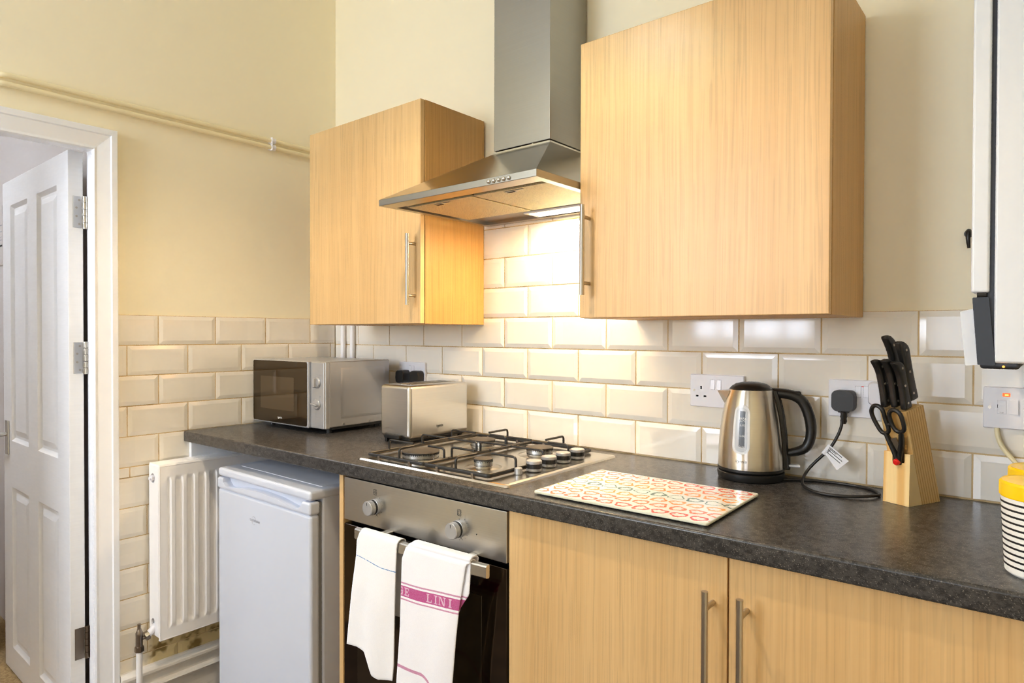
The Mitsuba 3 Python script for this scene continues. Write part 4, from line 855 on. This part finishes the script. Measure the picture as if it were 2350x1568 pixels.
# ------------------------------------------------------------------ chopping board
def peppers_fn(p, n, uv):
    x, y = uv.x / .0400, uv.y / .0410
    out = mi.Color3f(lin('#f1ece2')); row = dr.floor(y)
    k = dr.abs(row - 3)                                     # rows: red, red-orange, orange, green, orange, red-orange, red
    col = mi.Color3f(lin('#4f6b62')); 
    for kk, c in ((1, '#ea8d1c'), (2, '#e4662a'), (3, '#d8402f')):
        col = dr.select(dr.abs(k - kk) < .5, mi.Color3f(lin(c)), col)
    xx = x + .5 * (row - 2 * dr.floor(row / 2)) + .25; ix = dr.floor(xx)
    j = mikit.cell_rand(ix, row, 5); j2 = mikit.cell_rand(ix, row, 6)
    col = dr.select((k > .5) & (j2 > .6), MIX(col, lin('#e8742f'), .35), col)
    u, v = (xx - ix - .5) / .50, (y - row - .5) / .45
    a = dr.atan2(v, u); r = dr.sqrt(u * u + v * v)
    lob = .86 + .10 * dr.cos(3 * a + 6.28 * j) + .05 * dr.cos(5 * a + 9 * j2)
    plain = (k < .5) & (ix - 2 * dr.floor(ix / 2) > .5)
    th = dr.select(plain, .13, .24 + .07 * dr.cos(2 * a + 4 * j))
    ring = SS(lob + .03, lob - .02, r) * SS(lob - th - .05, lob - th, r)
    inn = lob - th - .30 * dr.power(dr.abs(dr.cos(1.5 * a + 3.14 * j)), 9)
    seed = SS(inn - .03, inn + .03, r) * SS(lob, lob - .03, r)
    m = dr.maximum(ring, dr.select(plain, 0.0, seed * .85))
    edge = SS(.0, .004, uv.x) * SS(.395, .391, uv.x) * SS(.0, .004, uv.y) * SS(.290, .286, uv.y)
    return MIX(out, col, m * edge)
plastic('board_print', mikit.proc(peppers_fn), .10, .32)
plastic('board_glass', '#d9d6bd', .08, .6)
cb = thing('chopping_board', 'glass chopping board printed with pepper rings in front of the kettle', 'chopping board')
CBM = frame((1.534, -.5660, .9130), (.395, .0085, 0)); bw_, bd_ = .395, .289
pr = rrect(0, bw_, 0, bd_, .006)
obj('glass', xf(trimesh.convex.convex_hull(np.vstack([np.c_[np.array(affinity.scale(pr, s, s2).exterior.coords), np.full(len(pr.exterior.coords), d)] for s, s2, d in ((.995, .993, 0), (1, 1, .0015), (1, 1, .0040), (.995, .993, .0052))])), CBM), 'board_glass', cb, smooth=30)
top = trimesh.creation.extrude_polygon(rrect(.0012, bw_ - .0012, .0012, bd_ - .0012, .005), .0003, engine='earcut'); uvt = top.vertices[:, :2].copy(); top.apply_translation((0, 0, .0052))
obj('print', xf(top, CBM), 'board_print', cb, uv=uvt, label='pepper ring pattern')
obj('lettering', text('vogue', .0085, CBM @ frame((bw_ - .060, bd_ - .040, .0055), (1, 0, 0)), .0002), 'red_plastic', cb)
for x in (.018, bw_ - .018):
    for y in (.018, bd_ - .018): obj('foot', xf(cyl((x, y, -.0028), (x, y, .0002), .006, 14), CBM), 'clear_frost', cb)

# ------------------------------------------------------------------ knife block, knives and scissors
FRp = np.array([2.1858, -.1540, 0]); wd = np.array([.0512, -.0232, 0]); wd /= np.linalg.norm(wd)
BM = frame(FRp, wd); BB = lambda m: xf(m, BM)      # local x: block width (0 right edge, -.056 left), local y: depth, z up
nb_ = thing('knife_block', 'pale striped pine knife block on the worktop below the boiler', 'knife block')
def side_prism(pts, x0, x1):
    m = extr(Polygon(pts), abs(x1 - x0)); m.apply_transform(np.array([[0, 0, 1, min(x0, x1)], [1, 0, 0, 0], [0, 1, 0, 0], [0, 0, 0, 1.0]])); return m
BWD = .0562
main = side_prism([(.0440, .9105), (.1045, .9105), (.0445, 1.1180), (-.0120, 1.1045)], -BWD, 0)
slot_b = []
KN = {'E': (-.010, 'near'), 'D': (-.028, 'near'), 'C': (-.046, 'near'), 'B': (-.013, 'far'), 'A': (-.038, 'far')}
obj('body', BB(main), 'pine_side', nb_)
wedge = side_prism([(0, .9105), (.0432, .9105), (.0125, 1.0172), (.0030, 1.0172)], -BWD, 0)
notch = side_prism([(-.02, .9975), (.05, .9975), (.05, 1.05), (-.02, 1.05)], -.0375, -.0115)
obj('pocket', BB(cut(wedge, notch)), 'pine_front', nb_, label='lighter pine scissor pocket')
ax = np.array([-.0562, .194]); ax /= np.linalg.norm(ax); pe = np.array([ax[1], -ax[0]])     # along the slant (s,z) and across it
def knife(name, xoff, base, ln_, wid, label, curve):
    """base (s,z) where the handle enters; ln_ length; wid width along s."""
    t = thing('kitchen_knife', label, 'knife', 'black handled knives in the block')
    rings, us_, nr_, tk_ = [], np.linspace(0, 1, 41), 24, .0074
    ca, sa = np.cos(np.arange(nr_) / nr_ * 2 * np.pi), np.sin(np.arange(nr_) / nr_ * 2 * np.pi)
    for u in us_:
        c = np.array(base) + ax * ln_ * u
        front = -wid * (.50 + curve * (-.17 * math.sin(u * math.pi) + .34 * max(0, (u - .68) / .32) ** 1.4)); back = wid * (.50 - .10 * math.sin(u * math.pi) - .72 * max(0, (u - .80) / .20) ** 2.2)
        e = math.sqrt(max(0, 1 - max(0, (u - .97) / .03) ** 2)) * .25 + .75; e *= math.sqrt(max(0, 1 - max(0, (.03 - u) / .03) ** 2)) * .2 + .8
        hw_, m_ = (back - front) / 2 * (e * .3 + .7), (back + front) / 2
        q_ = c + np.outer(m_ + hw_ * np.sign(sa) * np.abs(sa) ** .62, pe)
        rings.append(np.c_[xoff + tk_ * e * np.sign(ca) * np.abs(ca) ** .5, q_])
    V = np.vstack(rings + [rings[0].mean(0)[None], rings[-1].mean(0)[None]]); F = []; nR = len(rings)
    for a_ in range(nR - 1):
        for k_ in range(nr_): l_ = (k_ + 1) % nr_; F += [(a_ * nr_ + k_, a_ * nr_ + l_, (a_ + 1) * nr_ + l_), (a_ * nr_ + k_, (a_ + 1) * nr_ + l_, (a_ + 1) * nr_ + k_)]
    for k_ in range(nr_): l_ = (k_ + 1) % nr_; F += [(nR * nr_, l_, k_), (nR * nr_ + 1, (nR - 1) * nr_ + k_, (nR - 1) * nr_ + l_)]
    hm_ = trimesh.Trimesh(V, F, process=False); hm_.fix_normals()
    obj('handle', BB(hm_), 'black', t, smooth=40)
    for u in (.12, .48, .84):
        c = np.array(base) + ax * ln_ * u - pe * wid * (.08 if u < .8 else .05)
        obj('rivet', BB(cyl((xoff - tk_ - .0006, c[0], c[1]), (xoff + tk_ + .0006, c[0], c[1]), .0026, 14)), 'nickel', t)
    c = np.array(base)
    bl = side_prism([tuple(c + pe * wid * .42 + ax * .004), tuple(c - pe * wid * .38 + ax * .004), tuple(c - pe * wid * .30 - ax * .10), tuple(c + pe * wid * .30 - ax * .10)], xoff - .0009, xoff + .0009)
    obj('blade', BB(bl), 'chrome', t)
knife('E', -.0095, (.0040, 1.1120), .1035, .0240, 'small black handled knife nearest the right of the front row', 1.0)
knife('D', -.0280, (.0000, 1.1150), .1040, .0225, 'small black handled knife in the middle of the front row', 1.0)
knife('C', -.0465, (-.0045, 1.1140), .1035, .0240, 'small black handled knife at the left of the front row', 1.0)
knife('B', -.0125, (.0270, 1.1290), .1280, .0290, 'large black handled knife standing straight at the back of the block', .35)
knife('A', -.0375, (.0270, 1.1290), .1400, .0250, 'large black handled carving knife rising tallest behind the others', 1.0)
fn = np.array([0, -.194, -.0562]); fn /= np.linalg.norm(fn); upv = np.array([0, ax[0], ax[1]])
def sc3(w_, u_, o=.012): p = np.array([w_, .0436, .910]) + upv * u_ + fn * o; return p
sz = thing('scissors', 'black handled kitchen scissors with a red pivot in the block pocket', 'scissors')
lo = spline([sc3(*q) for q in ((-.0655, .2060), (-.0545, .2165), (-.0440, .2120), (-.0385, .1890), (-.0390, .1580), (-.0465, .1560), (-.0590, .1710), (-.0660, .1920))], 48, True)
ro = spline([sc3(*q) for q in ((-.0275, .2010), (-.0190, .2100), (-.0080, .2075), (-.0010, .1865), (-.0045, .1660), (-.0140, .1635), (-.0240, .1730), (-.0275, .1880))], 48, True)
obj('left_grip', BB([tube(lo, .0043, 10, True), tube(spline([sc3(*q) for q in ((-.0430, .1570), (-.0360, .1350), (-.0290, .1120), (-.0250, .0930))], 20), np.linspace(.0052, .0075, 20), 10, flat=(.8, 1.2))]), 'black', sz, smooth=50)
obj('right_grip', BB([tube(ro, .0043, 10, True), tube(spline([sc3(*q) for q in ((-.0090, .1640), (-.0120, .1400), (-.0190, .1120), (-.0225, .0930))], 20), np.linspace(.0052, .0075, 20), 10, flat=(.8, 1.2)), tube([sc3(-.0375, .176), sc3(-.028, .178)], .0040, 8)]), 'black', sz, smooth=50)
pv = sc3(-.0245, .0985, .0215)
obj('pivot', BB(xf(lathe([(0, .004), (.005, .0035), (.0062, .002), (.0068, 0), (.0068, -.004), (0, -.004)], 28), frame(pv, (1, 0, 0), fn))), 'red_plastic', sz, smooth=40, label='round red pivot cover')
bl = trimesh.convex.convex_hull(np.array([sc3(w_, u_, o) for w_, u_ in ((-.033, .090), (-.016, .090), (-.023, -.01), (-.026, -.01)) for o in (.011, .013)]))
obj('blades', BB(bl), 'chrome', sz)
obj('teeth', BB([trimesh.convex.convex_hull(np.array([sc3(w_, u_, o) for w_, u_ in ((-.034, .145), (-.022, .150), (-.016, .130), (-.024, .118)) for o in (.011, .013)]))]), 'nickel', sz)

# ------------------------------------------------------------------ canisters
def canister(x, y, label):
    t = thing('canister', label, 'canister', 'striped canisters')
    R0, R1, zt = .0500, .0560, 1.026
    rad = lambda zz: R0 + (R1 - R0) * (zz - .9105) / (zt - .9105)
    obj('jar', xf(lathe([(0, .9102), (R0 - .004, .9102), (R0 - .0005, .9130)] + [(rad(zz), zz) for zz in np.linspace(.9150, zt, 8)] + [(0, zt)], 64), frame((x, y, 0), (1, 0, 0))), 'ceramic', t, smooth=35)
    for i in range(11):
        z0 = .9230 + .0092 * i
        obj('stripe', xf(lathe([(rad(z0) - .001, z0), (rad(z0) + .0004, z0), (rad(z0 + .0028) + .0004, z0 + .0028), (rad(z0 + .0028) - .001, z0 + .0028)], 64), frame((x, y, 0), (1, 0, 0))), 'stripe', t, smooth=35)
    obj('lid', xf(lathe([(0, zt - .002), (R1 + .0005, zt - .002), (R1 + .0018, zt), (R1 + .0018, 1.0440), (R1 - .001, 1.0475), (R1 - .005, 1.0465), (0, 1.0450)], 64), frame((x, y, 0), (1, 0, 0))), 'yellow_lid', t, smooth=35, label='glossy yellow lid')
canister(2.4065, -.4650, 'striped white canister with yellow lid nearer the front edge of the worktop')
canister(2.4115, -.3350, 'striped white canister with yellow lid behind the other one')

# ------------------------------------------------------------------ boiler on the right wall, seen from its side
bo = thing('boiler', 'white wall hung boiler with dark control flap at the right edge', 'boiler')
by0, by1 = -.450, -.060
obj('case', rbx(2.3395, ROOM_W - .002, by0, by1, 1.2195, 2.10, .004), 'white_case', bo, smooth=30)
obj('inner_chassis', rbx(2.3300, 2.3450, by0 + .006, by1 - .01, 1.235, 2.09, .001), 'navy_plastic', bo)
obj('front_door', rbx(2.3100, 2.3335, by0 - .001, by1 + .004, 1.3285, 2.10, .004, True), 'white_case', bo, smooth=30)
def yprism(pts, y0, y1):
    m = extr(Polygon(pts).buffer(-.002).buffer(.002), abs(y1 - y0)); m.apply_transform(np.array([[1, 0, 0, 0], [0, 0, 1, min(y0, y1)], [0, 1, 0, 0], [0, 0, 0, 1.0]])); m.invert(); return m
obj('control_flap', yprism([(2.3120, 1.3215), (2.3330, 1.3215), (2.3420, 1.2160), (2.3195, 1.2165)], by0, by0 + .018), 'navy_plastic', bo, smooth=20, label='dark control panel end')
obj('control_cover', yprism([(2.2945, 1.3000), (2.3200, 1.3070), (2.3300, 1.2165), (2.3020, 1.2140)], by0 + .020, by1), 'white_case', bo, smooth=20)
ub = obj('underside', [rbx(2.322, 2.372, by0 + .003, by1 - .02, 1.2105, 1.2230, .005, True)], 'navy_plastic', bo, smooth=30)
k = obj('indicator', cyl((2.352, by0 + .001, 1.2145), (2.352, by0 + .004, 1.2145), .0018, 12), 'neon', ub); scene[k]['emitter'] = {'type': 'area', 'radiance': {'type': 'rgb', 'value': [3, .8, .1]}}
obj('hinge', [cyl((2.318, by0 + .004, 1.3255), (2.330, by0 + .004, 1.3255), .005, 12)], 'black', bo)
wh = thing('wall_hook', 'small black hook on the painted wall just left of the boiler', 'hook')
obj('stem', [tube(spline([(2.2685, .0085, 1.4830), (2.2685, -.0060, 1.4820), (2.2685, -.0110, 1.4700), (2.2700, -.0070, 1.4480)], 24), np.linspace(.0062, .0030, 24), 10), cyl((2.2685, .0085, 1.4800), (2.2685, .0040, 1.4800), .0085, 16)], 'black', wh, smooth=40)

# ------------------------------------------------------------------ hallway things at the left edge of the photograph
nt = thing('notice_panel', 'pale notice with thin dark lines on the hallway wall at the left edge', 'notice')
obj('sheet', rbx(-1.80, -1.392, HY1 - .006, HY1 - .0005, 1.58, 1.86, .001), 'hall_paint', nt)
for zz, th in ((1.766, .004), (1.736, .004), (1.712, .002), (1.697, .003)): obj('line', bx(-1.78, -1.395, HY1 - .0068, HY1 - .006, zz, zz + th), 'grey_print', nt)
obj('line', bx(-1.78, -1.395, HY1 - .0070, HY1 - .006, 1.668, 1.676), 'black_print', nt)
bn = thing('hall_bin', 'grey tub standing on the hallway carpet at the far left edge', 'bin')
plastic('grey_tub', '#8d8884', .5, .3)
obj('body', xf(lathe([(0, .0005), (.125, .0005), (.132, .01), (.148, .60), (.150, .66), (.10, .70), (0, .70)], 40), frame((-1.22, -1.078, FLOOR_Z), (1, 0, 0))), 'grey_tub', bn, smooth=35)
